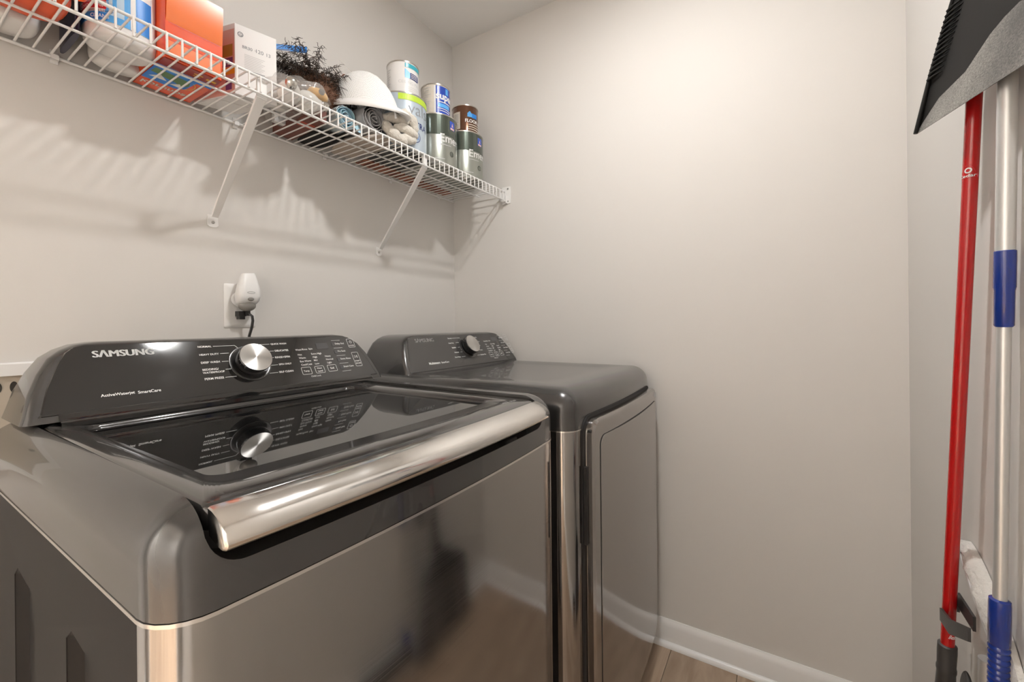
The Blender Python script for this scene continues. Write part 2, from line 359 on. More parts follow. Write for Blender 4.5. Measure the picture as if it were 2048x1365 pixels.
# ================================================================== THE ROOM
H = 2.44; DF = 1.597; XL = -2.45          # ceiling, mop wall depth, left wall
def build_room():
    W = lambda name, *b: struct(obj(name, M().box(*b), 'wall_paint', smooth=None))
    W('wall_back', XL - 0.1, 0.1, -0.1, 0.0, -0.05, H + 0.1)
    W('wall_right', 0.0, 0.1, 0.0, DF, -0.05, H + 0.1)
    W('wall_front', XL - 0.1, 0.1, DF, DF + 0.1, -0.05, H + 0.1)
    # left wall: unseen doorway, made wide to let the hall fill in
    m = M().box(XL - 0.1, XL, 0.0, 0.22, -0.05, H + 0.1).box(XL - 0.1, XL, 1.40, DF, -0.05, H + 0.1).box(XL - 0.1, XL, 0.22, 1.40, 2.10, H + 0.1)
    struct(obj('wall_left', m, 'wall_paint', smooth=None, weld=False))
    struct(obj('ceiling', M().box(XL - 0.1, 0.1, -0.1, DF + 0.1, H, H + 0.1), 'ceiling_paint', smooth=None))
    # unseen hall, added beyond the doorway to bounce fill light in
    struct(obj('wall_hall_far', M().box(-3.75, -3.65, -1.2, 2.8, -0.05, H + 0.1), 'wall_paint', smooth=None))
    struct(obj('wall_hall_end', M().box(-3.65, XL - 0.1, -1.3, -1.2, -0.05, H + 0.1), 'wall_paint', smooth=None))
    struct(obj('wall_hall_near', M().box(-3.65, XL - 0.1, 2.8, 2.9, -0.05, H + 0.1), 'wall_paint', smooth=None))
    struct(obj('wall_hall_side', M().box(XL - 0.1, XL, -1.2, -0.1, -0.05, H + 0.1).box(XL - 0.1, XL, DF + 0.1, 2.8, -0.05, H + 0.1), 'wall_paint', smooth=None, weld=False))
    struct(obj('ceiling_hall', M().box(-3.75, XL - 0.1, -1.3, 2.9, H, H + 0.1), 'ceiling_paint', smooth=None))
    # floor: base slab and planks running along X
    fl = struct(obj('floor', M().box(-3.75, 0.0, -1.3, 2.9, -0.06, -0.012), 'hole_dark', smooth=None))
    rnd = random.Random(4); pw = 0.2027; pl = 1.22
    me = None; y = 0.97 - pw * 5
    while y < DF + 0.05:
        y0, y1 = max(y, 0.0), min(y + pw, DF)
        x = 0.0 - rnd.uniform(0.2, 1.1) if abs(y - 0.97) > 0.01 else -0.9
        xs = [0.0]
        while x > -2.55: xs.append(x); x -= pl
        xs.append(-2.55)
        for a, b in zip(xs, xs[1:]):
            if a - b > 0.02 and y1 - y0 > 0.02:
                p = obj('floor_plank', M().box(b + 0.0006, a - 0.0006, y0 + 0.0006, y1 - 0.0006, -0.012, 0.0), 'oak_plank', fl, smooth=None, bevel=0.0009, seg=1)
        y += pw
    for k in range(14):
        y0 = -1.2 + k * 0.286
        obj('floor_plank', M().box(-3.65, -2.55, y0 + 0.0006, y0 + 0.2854, -0.012, 0.0), 'oak_plank', fl, smooth=None, bevel=0.0009, seg=1)
    # baseboards: ogee profile + shoe moulding
    prof = [(0.0, 0.0), (0.013, 0.0), (0.013, 0.062), (0.0115, 0.066), (0.0115, 0.069), (0.009, 0.074), (0.008, 0.080), (0.0055, 0.083), (0.004, 0.088), (0.0, 0.088)]
    shoe = [(0.013, 0.0), (0.026, 0.0), (0.0255, 0.005), (0.023, 0.011), (0.018, 0.0155), (0.013, 0.017)]
    def run(name, p, q, n):        # from p to q (x, d) on the wall, n = direction into the room
        for nm, pr, par in ((name, prof, None), ('shoe_moulding', shoe, True)):
            r0 = [(p[0] + n[0] * t, p[1] + n[1] * t, z) for t, z in pr]; r1 = [(q[0] + n[0] * t, q[1] + n[1] * t, z) for t, z in pr]
            if par is None: base = struct(obj(nm, M().loft([r0, r1]), 'trim_white', smooth=40))
            else: obj(nm, M().loft([r0, r1]), 'trim_white', base, smooth=50)
    run('baseboard_right', (0, 0.0), (0, DF), (-1, 0))
    run('baseboard_front', (XL, DF), (-0.0131, DF), (0, -1))
    run('baseboard_back', (XL, 0), (-0.0131, 0), (0, 1))
    run('baseboard_left', (XL, 1.47), (XL, DF), (1, 0))
    # door casing round the doorway
    m = M().box(XL, XL + 0.016, 0.15, 0.22, 0, 2.17).box(XL, XL + 0.016, 1.40, 1.47, 0, 2.17).box(XL, XL + 0.016, 0.22, 1.40, 2.10, 2.17)
    struct(obj('trim_1', m, 'trim_white', smooth=None, weld=False))
    # downlights: the laundry room's own, then two added hall lamps for fill
    def lamp(x, d, mat, label):
        t = thing('ceiling_light', label, 'ceiling light', (x, d, H))
        obj('trim_ring', M().lathe([(0.046, 0.0), (0.080, 0.0), (0.082, -0.004), (0.076, -0.012), (0.046, -0.013)], (x, d, H), n=40, caps=False), 'trim_white', t, smooth=40)
        obj('diffuser', M().lathe([(0.0005, -0.0125), (0.038, -0.0125), (0.046, -0.011), (0.046, 0.0)], (x, d, H), n=40), mat, t, smooth=60)
    lamp(LAMP_XY[0], LAMP_XY[1], 'lamp_diffuser', 'round flush downlight in the laundry room ceiling')
    lamp(-2.95, -0.75, 'hall_fill_disc', 'added round fill lamp at the far end of the unseen hall ceiling')
    lamp(-2.95, 2.35, 'hall_fill_disc', 'added round fill lamp at the near end of the unseen hall ceiling')
build_room()

# ================================================================== WASHER AND DRYER
TY, TZ = -0.0641 / 0.12473, 0.107 / 0.12473      # console face up-direction (depth, z) per unit length
def console_map(yb, zb, lift=0.0006):
    def f(a, s): return (a, -(yb + TY * s + TZ * lift), zb + TZ * s - TY * lift)
    return f
def console_pt(yb, zb, a, s, off=0.0): return (a, yb + TY * s + TZ * off, zb + TZ * s - TY * off)

def legend(t, f, dx, small):
    """control legends; dx shifts the washer layout along X"""
    d = Decal(f); X = lambda v: v + dx
    for s, a, b, wd in (('NORMAL', -1.156, 0.107, 0.0256), ('HEAVY DUTY', -1.157, 0.088, 0.0364), ('DEEP WASH', -1.158, 0.069, 0.0352), ('BEDDING/', -1.1588, 0.0525, 0.030),
                        ('WATERPROOF', -1.1597, 0.0455, 0.0407), ('PERM PRESS', -1.1595, 0.031, 0.0358), ('QUICK WASH', -1.0048, 0.106, 0.0379), ('DELICATES', -1.0002, 0.087, 0.033),
                        ('RINSE+SPIN', -1.0045, 0.069, 0.0358), ('SPIN ONLY', -1.0011, 0.0503, 0.031), ('SELF CLEAN', -1.0066, 0.0303, 0.0346)) if not small else \
                       (('Normal', -1.150, 0.107, 0.020), ('Heavy Duty', -1.157, 0.088, 0.028), ('Bedding', -1.150, 0.069, 0.022), ('Delicates', -1.148, 0.050, 0.024), ('Perm Press', -1.157, 0.031, 0.030),
                        ('Time Dry', -1.0048, 0.106, 0.024), ('Quick Dry', -1.0002, 0.087, 0.024), ('Air Fluff', -1.0045, 0.069, 0.022), ('Wrinkle', -1.0011, 0.0503, 0.020), ('Sanitize Plus', -1.0066, 0.0303, 0.034)):
        d.text(s, X(a), b, width=wd, fat=0.018)
    t1 = 0.0009
    d.line(X(-1.1275), 0.109, X(-1.0843), 0.109, t1).line(X(-1.0845), 0.109, X(-1.079), 0.1015, t1)
    d.line(X(-1.118), 0.0905, X(-1.1005), 0.0905, t1).line(X(-1.119), 0.071, X(-1.106), 0.071, t1).line(X(-1.116), 0.052, X(-1.104), 0.052, t1).line(X(-1.121), 0.033, X(-1.099), 0.033, t1)
    d.line(X(-1.038), 0.108, X(-1.0075), 0.108, t1).line(X(-1.038), 0.108, X(-1.041), 0.102, t1)
    d.line(X(-1.021), 0.089, X(-1.0025), 0.089, t1).line(X(-1.0165), 0.0715, X(-1.007), 0.0715, t1).line(X(-1.0195), 0.052, X(-1.0035), 0.052, t1).line(X(-1.0285), 0.032, X(-1.009), 0.032, t1)
    # option columns
    h = 0.0052
    for s, a, b in (('Wash', -0.9495, 0.086), ('Rinse', -0.932, 0.0865), ('Spin', -0.914, 0.087), ('Hot', -0.9475, 0.072), ('Warm', -0.9475, 0.0625), ('Eco Warm', -0.9475, 0.053), ('Cool/Cold', -0.9475, 0.0435),
                    ('Extra High', -0.9115, 0.072), ('High', -0.9105, 0.0625), ('Mid', -0.9105, 0.053), ('Low', -0.9105, 0.0435), ('Heavy', -0.876, 0.0625), ('Normal', -0.876, 0.053), ('Light', -0.876, 0.0435)):
        d.text(s, X(a), b, height=h * 0.9, fat=0.012)
    d.frame(X(-0.9515), 0.0183, X(-0.9261), 0.0388, 0.0009).frame(X(-0.9159), 0.0183, X(-0.8901), 0.0385, 0.0009).frame(X(-0.8805), 0.0195, X(-0.8541), 0.0386, 0.0009)
    d.text('Temp.', X(-0.9465), 0.026, width=0.0155, fat=0.015).text('Water', X(-0.9105), 0.0305, width=0.0145, fat=0.015).text('Level', X(-0.9095), 0.0222, width=0.0130, fat=0.015).text('Soil', X(-0.873), 0.0265, width=0.0105, fat=0.015)
    d.frame(X(-0.7935), 0.0862, X(-0.7715), 0.1138, 0.0009).ring(X(-0.7825), 0.1035, 0.0042, 0.0009, a0=PI * 0.6, a1=PI * 2.4).line(X(-0.7825), 0.1035, X(-0.7825), 0.1085, 0.0009)
    d.text('POWER', X(-0.7905), 0.0905, width=0.0165, fat=0.02)
    d.frame(X(-0.7935), 0.0262, X(-0.7725), 0.0705, 0.0009).text('START', X(-0.7905), 0.041, width=0.0155, fat=0.02).text('PAUSE', X(-0.7905), 0.0335, width=0.0155, fat=0.02)
    d.line(X(-0.788), 0.0525, X(-0.788), 0.0605, 0.0007).line(X(-0.788), 0.0605, X(-0.782), 0.0565, 0.0007).line(X(-0.788), 0.0525, X(-0.782), 0.0565, 0.0007)
    d.line(X(-0.7805), 0.0525, X(-0.7805), 0.0605, 0.0009).line(X(-0.7785), 0.0525, X(-0.7785), 0.0605, 0.0009)
    for k, s in enumerate(('Delay End', 'Pre Soak', 'Extra Rinse', 'Smart Care')):
        d.text(s, X(-0.833), 0.098 - k * 0.0235, height=0.0048, fat=0.015)
    for k in range(5): d.line(X(-0.8415), 0.1105 - k * 0.0235, X(-0.8145), 0.1105 - k * 0.0235, 0.0007)
    d.text('Child Lock', X(-0.9320), 0.010, height=0.0042)
    d.done('control_legend', 'print_white', t)['kind'] = 'stuff'
    g = Decal(f); g.rect(X(-0.8903), 0.0869, X(-0.8566), 0.104)
    for k in range(4): g.rect(X(-0.8435), 0.0935 - k * 0.0235, X(-0.8345), 0.1045 - k * 0.0235)
    g.done('display', 'display_grey', t)

def knob(t, yb, zb, a, s):
    c = console_pt(yb, zb, a, s); n = Vector((0, TZ, -TY)); k = lambda p: p
    base = obj('knob', M().lathe([(0.030, 0.004), (0.0335, 0.006), (0.0345, 0.012), (0.0345, 0.027), (0.0335, 0.0285)], c, n, 48), 'gloss_black', t, smooth=30)
    obj('knob_ring', M().lathe([(0.044, 0.0006), (0.0435, 0.002), (0.040, 0.0025), (0.038, 0.0012), (0.031, 0.0008)], c, n, 48, caps=False), 'graphite', t, smooth=60)
    # metal cap: own origin so that its brushing runs round its centre
    m = M().lathe([(0.0005, 0.0), (0.0335, 0.0), (0.0335, -0.0012)], (0, 0, 0), (0, 0, 1), 64)
    cap = obj('knob_cap', m, 'knob_metal', None, smooth=40, world=True)
    cc = Vector(c) + n * 0.030
    cap.matrix_world = Matrix.Translation(flip(cc)) @ Matrix.Rotation(math.acos(n.z), 4, 'X')
    mw = cap.matrix_world.copy(); cap.parent = base
    cap.matrix_parent_inverse = base.matrix_world.inverted()

def console(t, x0, x1, yback, yb, zb, zt):
    """raked control console: body, glossy face"""
    fy = lambda z, off=0.0: yb + TY * (z - zb) / TZ - off
    def ring(z, ins, insf=0.0, rf=0.02): return plan(x0 + ins, x1 - ins, yback + ins * 0.3, fy(z) - insf, 0.02, rf, z)
    rings = [ring(zb - 0.014, -0.022, 0.006, 0.012), ring(zb, -0.018, 0.0016, 0.012), ring(zb + 0.03, -0.010, 0.0016, 0.012), ring(zb + 0.06, 0.003, 0.0016, 0.012), ring(zb + 0.085, 0.018, 0.0016, 0.012),
             ring(zb + 0.098, 0.034, 0.0022, 0.014), ring(zb + 0.1065, 0.052, 0.005, 0.014), ring(zb + 0.1105, 0.075, 0.014, 0.014)]
    obj('console_body', M().loft(rings), 'graphite', t, smooth=50)
    # face panel in (a, s)
    S = lambda z: (z - zb) / TZ
    pts = [(x0, -0.003), (x1, -0.003), (x1 - 0.012, 0.045), (x1 - 0.030, 0.092), (x1 - 0.040, 0.110), (x1 - 0.050, 0.119), (x1 - 0.066, 0.1235),
           (x0 + 0.066, 0.1235), (x0 + 0.050, 0.119), (x0 + 0.040, 0.110), (x0 + 0.030, 0.092), (x0 + 0.012, 0.045)]
    m = M().prism([console_pt(yb, zb, a, s, -0.004) for a, s in pts], Vector(console_pt(yb, zb, 0, 0, 0.004)) - Vector(console_pt(yb, zb, 0, 0, 0.0)))
    for sg, xe in ((-1, x0), (1, x1)):
        e = [(p[0], p[1]) for p in pts if (p[0] < (x0 + x1) / 2) == (sg < 0)]; e.sort(key=lambda p: p[1])
        inn = [console_pt(yb, zb, a, s, 0.0) for a, s in e]; outp = [console_pt(yb, zb, a + sg * (0.016 - 0.008 * min(1, s / 0.12)), s + 0.002 * (s > 0.1), -0.0105) for a, s in e]
        bk = [console_pt(yb, zb, a, s, -0.004) for a, s in e]
        obj('face_wing', M().loft([inn, outp, bk], False, False, closed=False), 'gloss_black' if x0 < -1 else 'graphite', t, smooth=50)
    obj('console_face', m, 'gloss_black' if x0 < -1 else 'console_graphite', t, smooth=None, bevel=0.0008)
pbr('console_graphite', (0.075, 0.073, 0.071), 0.22, metal=0.3, coat=0.5, coat_r=0.1)

def feet(t, x0, x1, y0, y1):
    for x in (x0, x1):
        for y in (y0, y1): obj('foot', M().lathe([(0.022, 0.0), (0.024, 0.006), (0.014, 0.010), (0.010, 0.05)], (x, y, 0), n=16), 'black_plastic', t)

def build_washer():
    x0, x1, y0, y1, bow = -1.43, -0.722, 0.17, 0.8825, 0.016
    xc, hw = (x0 + x1) / 2, (x1 - x0) / 2
    t = thing('washing_machine', 'dark graphite top-load washing machine with black glass lid and chrome handle bar', 'washing machine', (xc, 0.52, 0))
    zs = 0.8885
    P = lambda z, ins=0.0, rf=0.042: plan(x0 + ins, x1 - ins, y0 + ins, y1 - ins, 0.02, rf, z, bow, xc=xc, hw=hw)
    # cabinet: dark sides, brushed front that wraps the corners
    full = P(0.03); top = P(zs - 0.002)
    n = len(full)
    front = [i for i in range(n) if full[i][1] > y1 - 0.0425]
    i0, i1 = front[0], front[-1]
    idx_f = list(range(i0, i1 + 1)); idx_b = list(range(i1, n)) + list(range(0, i0 + 1))
    obj('cabinet', M().loft([[P(0.03, 0.002)[i] for i in range(n)], [P(zs - 0.002, 0.002)[i] for i in range(n)]]), 'graphite_matte', t, smooth=40)
    fr = [full[i] for i in idx_f]; ft = [top[i] for i in idx_f]
    obj('front_panel', M().loft([fr, ft], False, False, closed=False), 'black_stainless', t, smooth=60)
    # bright seam strip between cabinet and top cover
    obj('seam_trim', M().loft([P(zs - 0.003, -0.0008), P(zs + 0.0006, -0.0008)]), 'seam_steel', t, smooth=40)
    # recessed stiffening channels in the left side
    cab = [o for o in t.children if o.name.startswith('cabinet')][0]; cuts = []
    for a, b, za in ((0.375, 0.490, 0.80), (0.625, 0.74, 0.805)):
        prof = [(a, 0.10), (b, 0.10), (b, za - 0.045), (b - 0.018, za - 0.010), (a + 0.02, za), (a, za - 0.015)]
        ym, zm = (a + b) / 2, 0.45
        cuts.append(obj('cutter', M().loft([[(x, ym + (y - ym) * k, zm + (z - zm) * (1 - (1 - k) * 0.12)) for y, z in prof] for x, k in ((x0 - 0.02, 1.0), (x0 + 0.003, 1.0), (x0 + 0.014, 0.78))]), 'graphite_matte'))
    boolean_cut(cab, cuts, 0.003)
    # moulded top cover
    zt, r = 0.984, 0.050
    rings = [P(zs + 0.001), P(zt - r)]
    for k in range(1, 9):
        a = PI / 2 * k / 8; ins = r * (1 - math.cos(a)); rings.append(P(zt - r + r * math.sin(a), ins, max(0.042 - ins * 0.6, 0.012)))
    deck = obj('top_cover', M().loft(rings), 'graphite', t, smooth=40)
    lx0, lx1 = -1.3955, -0.7925
    cut1 = obj('cutter', M().loft([plan(lx0, lx1, 0.30, 1.2, 0.02, 0.02, z) for z in (0.952, 1.2)]), 'graphite')
    rr = rr2(lx0, lx1, 0.9245, 1.3, 0.032, 8)
    cut2 = obj('cutter', M().loft([[(a, 0.822, b) for a, b in rr], [(a, 1.2, b) for a, b in rr]]), 'graphite')
    boolean_cut(deck, [cut1, cut2], 0.0045)
    # dark block whose colour stands for the shade in the handle scoop
    rr3 = rr2(lx0 + 0.001, lx1 - 0.001, 0.9255, 0.951, 0.02, 6)
    obj('scoop_shade', M().loft([[(a, 0.8225, b) for a, b in rr3], [(a, 0.850, b) for a, b in rr3]]), 'hollow_shade', t, smooth=40)
    obj('lid_latch', M().box(-0.905, -0.868, 0.850, 0.872, 0.930, 0.9445), 'gloss_black', t, smooth=None, bevel=0.003)
    # lid: frame, glass, chrome handle
    lid = bpy.data.objects.new('lid', None); COL.objects.link(lid); lid.empty_display_size = 0.05
    lid.location = (0, 0, 0); put(lid, t)
    lx0, lx1 = -1.3915, -0.7965
    Lp = lambda ins, z, zf, y1l=0.868, y0l=0.312, rf=0.012: [(p[0], p[1], z + (zf - z) * max(0, min(1, (p[1] - 0.5) / 0.37)) ** 2) for p in plan(lx0 + ins, lx1 - ins, y0l + ins, y1l - ins, 0.02, rf, z, bow, xc=xc, hw=hw)]
    g_in = 0.040
    G = lambda z, e=0.0: [(p[0], p[1], z) for p in plan(lx0 + g_in + e, lx1 - g_in - e, 0.338 + e, 0.784 - e, 0.022, 0.02, z, bow * 0.8, xc=xc, hw=hw)]
    rings = [Lp(0.002, 0.954, 0.952), Lp(0.0, 0.974, 0.968), Lp(0.002, 0.979, 0.973), Lp(0.006, 0.9815, 0.976)] + [G(0.9745), G(0.9700, 0.004), G(0.9660, 0.005)]
    obj('lid_frame', M().loft(rings, True, False), 'lid_frame', lid, smooth=75)
    obj('lid_glass', M().loft([G(0.962, 0.002), G(0.9685, 0.0015)]), 'lid_glass', lid, smooth=30)
    prof = [(0.8675, 0.9755), (0.876, 0.9740), (0.885, 0.9705), (0.893, 0.9650), (0.8985, 0.9590), (0.9005, 0.9530), (0.8995, 0.9465), (0.8955, 0.9430), (0.888, 0.9440), (0.870, 0.9500)]
    xs = [lx0 + 0.002] + [lx0 + 0.004 + (lx1 - lx0 - 0.008) * k / 16 for k in range(17)] + [lx1 - 0.002]
    rings = []
    for i, x in enumerate(xs):
        e = 0.9 if i in (0, len(xs) - 1) else 1.0
        b = bow * (1 - ((x - xc) / hw) ** 2); rings.append([(x, 0.8675 + (p - 0.8675) * (e if e == 1 else 0.93) + b, 0.9585 + (z - 0.9585) * (1 if e == 1 else 0.93)) for p, z in prof])
    obj('handle_bar', M().loft(rings), 'chrome', lid, smooth=45)
    # console
    yb, zb = 0.32, 0.998
    console(t, -1.391, -0.7365, 0.175, yb, zb, 1.108)
    # curved glossy chin between console face and lid
    ch = [(0.3215, 0.9955), (0.326, 0.990), (0.333, 0.9855), (0.3385, 0.9835), (0.3385, 0.976), (0.30, 0.976), (0.30, 0.995)]
    obj('console_chin', M().loft([[(x, a, b) for a, b in ch] for x in (-1.372, -0.758)]), 'gloss_black', t, smooth=50)
    knob(t, yb, zb, -1.0625, 0.062)
    f = console_map(yb, zb)
    d = Decal(f)
    [d.text('S\u039bMSUNG', -1.3185 + o_, 0.0975, width=0.0866, height=0.0138) for o_ in (-0.0009, -0.0003, 0.0003, 0.0009)]; d.done('maker_lettering', 'print_white', t)
    d = Decal(f); d.text('ActiveWaterjet', -1.3188, 0.0195, width=0.0461, fat=0.022).text('SmartCare', -1.2685, 0.0182, width=0.034, fat=0.022).done('feature_lettering', 'print_white', t)
    legend(t, f, 0.0, False)
    # small script on the lid frame, bottom right
    zf = 0.9785
    d = Decal(lambda a, b: (a, -(b), zf + 0.0006)); d = Decal(lambda a, b: (-0.865 + a, -(0.838 - b), 0.9762))
    d.text('VRT plus', 0.0, 0.0, width=0.05, fat=0.0, shear=0.35); d.done('lid_script', 'print_grey', lid)
    feet(t, x0 + 0.06, x1 - 0.06, y0 + 0.06, y1 - 0.06)
build_washer()

def build_dryer():
    x0, x1, y0, y1, bow = -0.692, -0.028, 0.13, 0.903, 0.016
    xc, hw = (x0 + x1) / 2, (x1 - x0) / 2
    t = thing('clothes_dryer', 'dark graphite front-load clothes dryer with brushed door in the room corner', 'clothes dryer', (xc, 0.52, 0))
    zs = 0.889
    P = lambda z, ins=0.0, rf=0.036: plan(x0 + ins, x1 - ins, y0 + ins, y1 - ins, 0.02, rf, z, bow, xc=xc, hw=hw)
    obj('cabinet', M().loft([P(0.03, 0.001), P(zs - 0.002, 0.001)]), 'graphite_matte', t, smooth=40)
    full = P(0.03); n = len(full); front = [i for i in range(n) if full[i][1] > y1 - 0.037]
    idx = list(range(front[0], front[-1] + 1)); a = P(0.03); b = P(zs - 0.002)
    obj('front_panel', M().loft([[a[i] for i in idx], [b[i] for i in idx]], False, False, closed=False), 'black_stainless', t, smooth=60)
    obj('seam_trim', M().loft([P(zs - 0.0025, -0.0006), P(zs + 0.0006, -0.0006)]), 'seam_steel', t, smooth=40)
    # moulded top with a shallow dish
    zt, r = 0.984, 0.050; rings = [P(zs + 0.001), P(zt - r)]
    for k in range(1, 9):
        an = PI / 2 * k / 8; ins = r * (1 - math.cos(an)); rings.append(P(zt - r + r * math.sin(an), ins, max(0.036 - ins * 0.5, 0.012)))
    rings += [P(zt + 0.0005, 0.075, 0.03), P(zt - 0.003, 0.110, 0.05), P(zt - 0.0045, 0.150, 0.06)]
    obj('top_cover', M().loft(rings), 'graphite', t, smooth=50)
    # dark slab coloured as the shade of the door gap, door, inner panel
    fy = lambda x, e: y1 + bow * (1 - ((x - xc) / hw) ** 2) + e
    def slab(ax0, ax1, z0, z1, r, ea, eb, extra=0.0, m=14):
        loop = rr2(ax0, ax1, z0, z1, r, 8)
        # refine long horizontal runs so that the bow shows
        L2 = []
        for i, p in enumerate(loop):
            q = loop[(i + 1) % len(loop)]; k = m if abs(p[0] - q[0]) > 0.1 else 1
            for j in range(k): L2.append((p[0] + (q[0] - p[0]) * j / k, p[1] + (q[1] - p[1]) * j / k))
        bulge = lambda x: extra * (1 - ((x - (ax0 + ax1) / 2) / ((ax1 - ax0) / 2)) ** 2)
        return [[(x, fy(x, e) + (bulge(x) if i else 0), z) for x, z in L2] for i, e in enumerate((ea, eb))]
    def panel(ax0, ax1, z0, z1, r, ea, eb, extra, lip, cols=16):
        """front with real columns: side wall loop, then a grid of strips inset"""
        lo = slab(ax0, ax1, z0, z1, r, ea, eb - lip, 0)
        inn = rr2(ax0 + lip, ax1 - lip, z0 + lip, z1 - lip, max(r - lip, 0.004), 8); L2 = []
        for i, p in enumerate(inn):
            q = inn[(i + 1) % len(inn)]; k = 14 if abs(p[0] - q[0]) > 0.1 else 1
            for j in range(k): L2.append((p[0] + (q[0] - p[0]) * j / k, p[1] + (q[1] - p[1]) * j / k))
        bulge = lambda x: extra * (1 - ((x - (ax0 + ax1) / 2) / ((ax1 - ax0) / 2)) ** 2)
        top = [(x, fy(x, eb) + bulge(x), z) for x, z in L2]
        m = M().loft([lo[0], lo[1], top], True, False)
        # fill the front with vertical strips
        xsu = sorted(set(round(p[0], 5) for p in top))
        up = {}; dn = {}
        for x, y, z in top:
            k = round(x, 5)
            if z > (z0 + z1) / 2: up[k] = (x, y, z)
            else: dn[k] = (x, y, z)
        ks = sorted(set(up) & set(dn))
        for a_, b_ in zip(ks, ks[1:]): m.add([dn[a_], dn[b_], up[b_], up[a_]], [(0, 1, 2, 3)])
        return m
    s = slab(-0.645, -0.036, 0.075, 0.9165, 0.045, -0.004, 0.003)
    obj('door_gap_shade', M().loft(s), 'hollow_shade', t, smooth=40)
    dr = obj('door', panel(-0.634, -0.040, 0.085, 0.9085, 0.036, 0.002, 0.026, 0.002, 0.005), 'black_stainless', t, smooth=25)
    obj('door_groove_shade', panel(-0.602, -0.058, 0.245, 0.868, 0.026, 0.018, 0.0275, 0.0022, 0.001), 'hollow_shade', dr, smooth=25)  # dark sheet under the inlay, coloured as the groove's shade
    obj('door_inlay', panel(-0.6005, -0.0595, 0.2465, 0.8665, 0.025, 0.018, 0.0285, 0.0022, 0.0015), 'black_stainless', dr, smooth=25)
    obj('recess_shade', M().box(-0.640, -0.6335, fy(-0.64, 0.003), fy(-0.64, 0.011), 0.62, 0.80), 'hollow_shade', dr, smooth=None)  # dark box, its colour stands in for shade in a recess
    obj('door_sticker', M().box(-0.075, -0.066, fy(-0.07, 0.0262), fy(-0.07, 0.0272), 0.878, 0.896), 'label_white', dr, smooth=None)
    yb, zb = 0.355, 0.990
    console(t, -0.631, -0.0395, 0.14, yb, zb, 1.105)
    knob(t, yb, zb, -0.3135, 0.068)
    f = console_map(yb, zb); d = Decal(f)
    [d.text('S\u039bMSUNG', -0.5626 + o_, 0.1005, width=0.0860, height=0.0138) for o_ in (-0.0009, -0.0003, 0.0003, 0.0009)]; d.done('maker_lettering', 'print_grey', t)
    d = Decal(f); d.text('Multisteam', -0.545, 0.017, width=0.052, fat=0.022).text('SmartCare', -0.487, 0.017, width=0.038, fat=0.022).done('feature_lettering', 'print_white', t)
    legend(t, f, 0.7490, True)
    feet(t, x0 + 0.06, x1 - 0.06, y0 + 0.06, y1 - 0.06)
build_dryer()

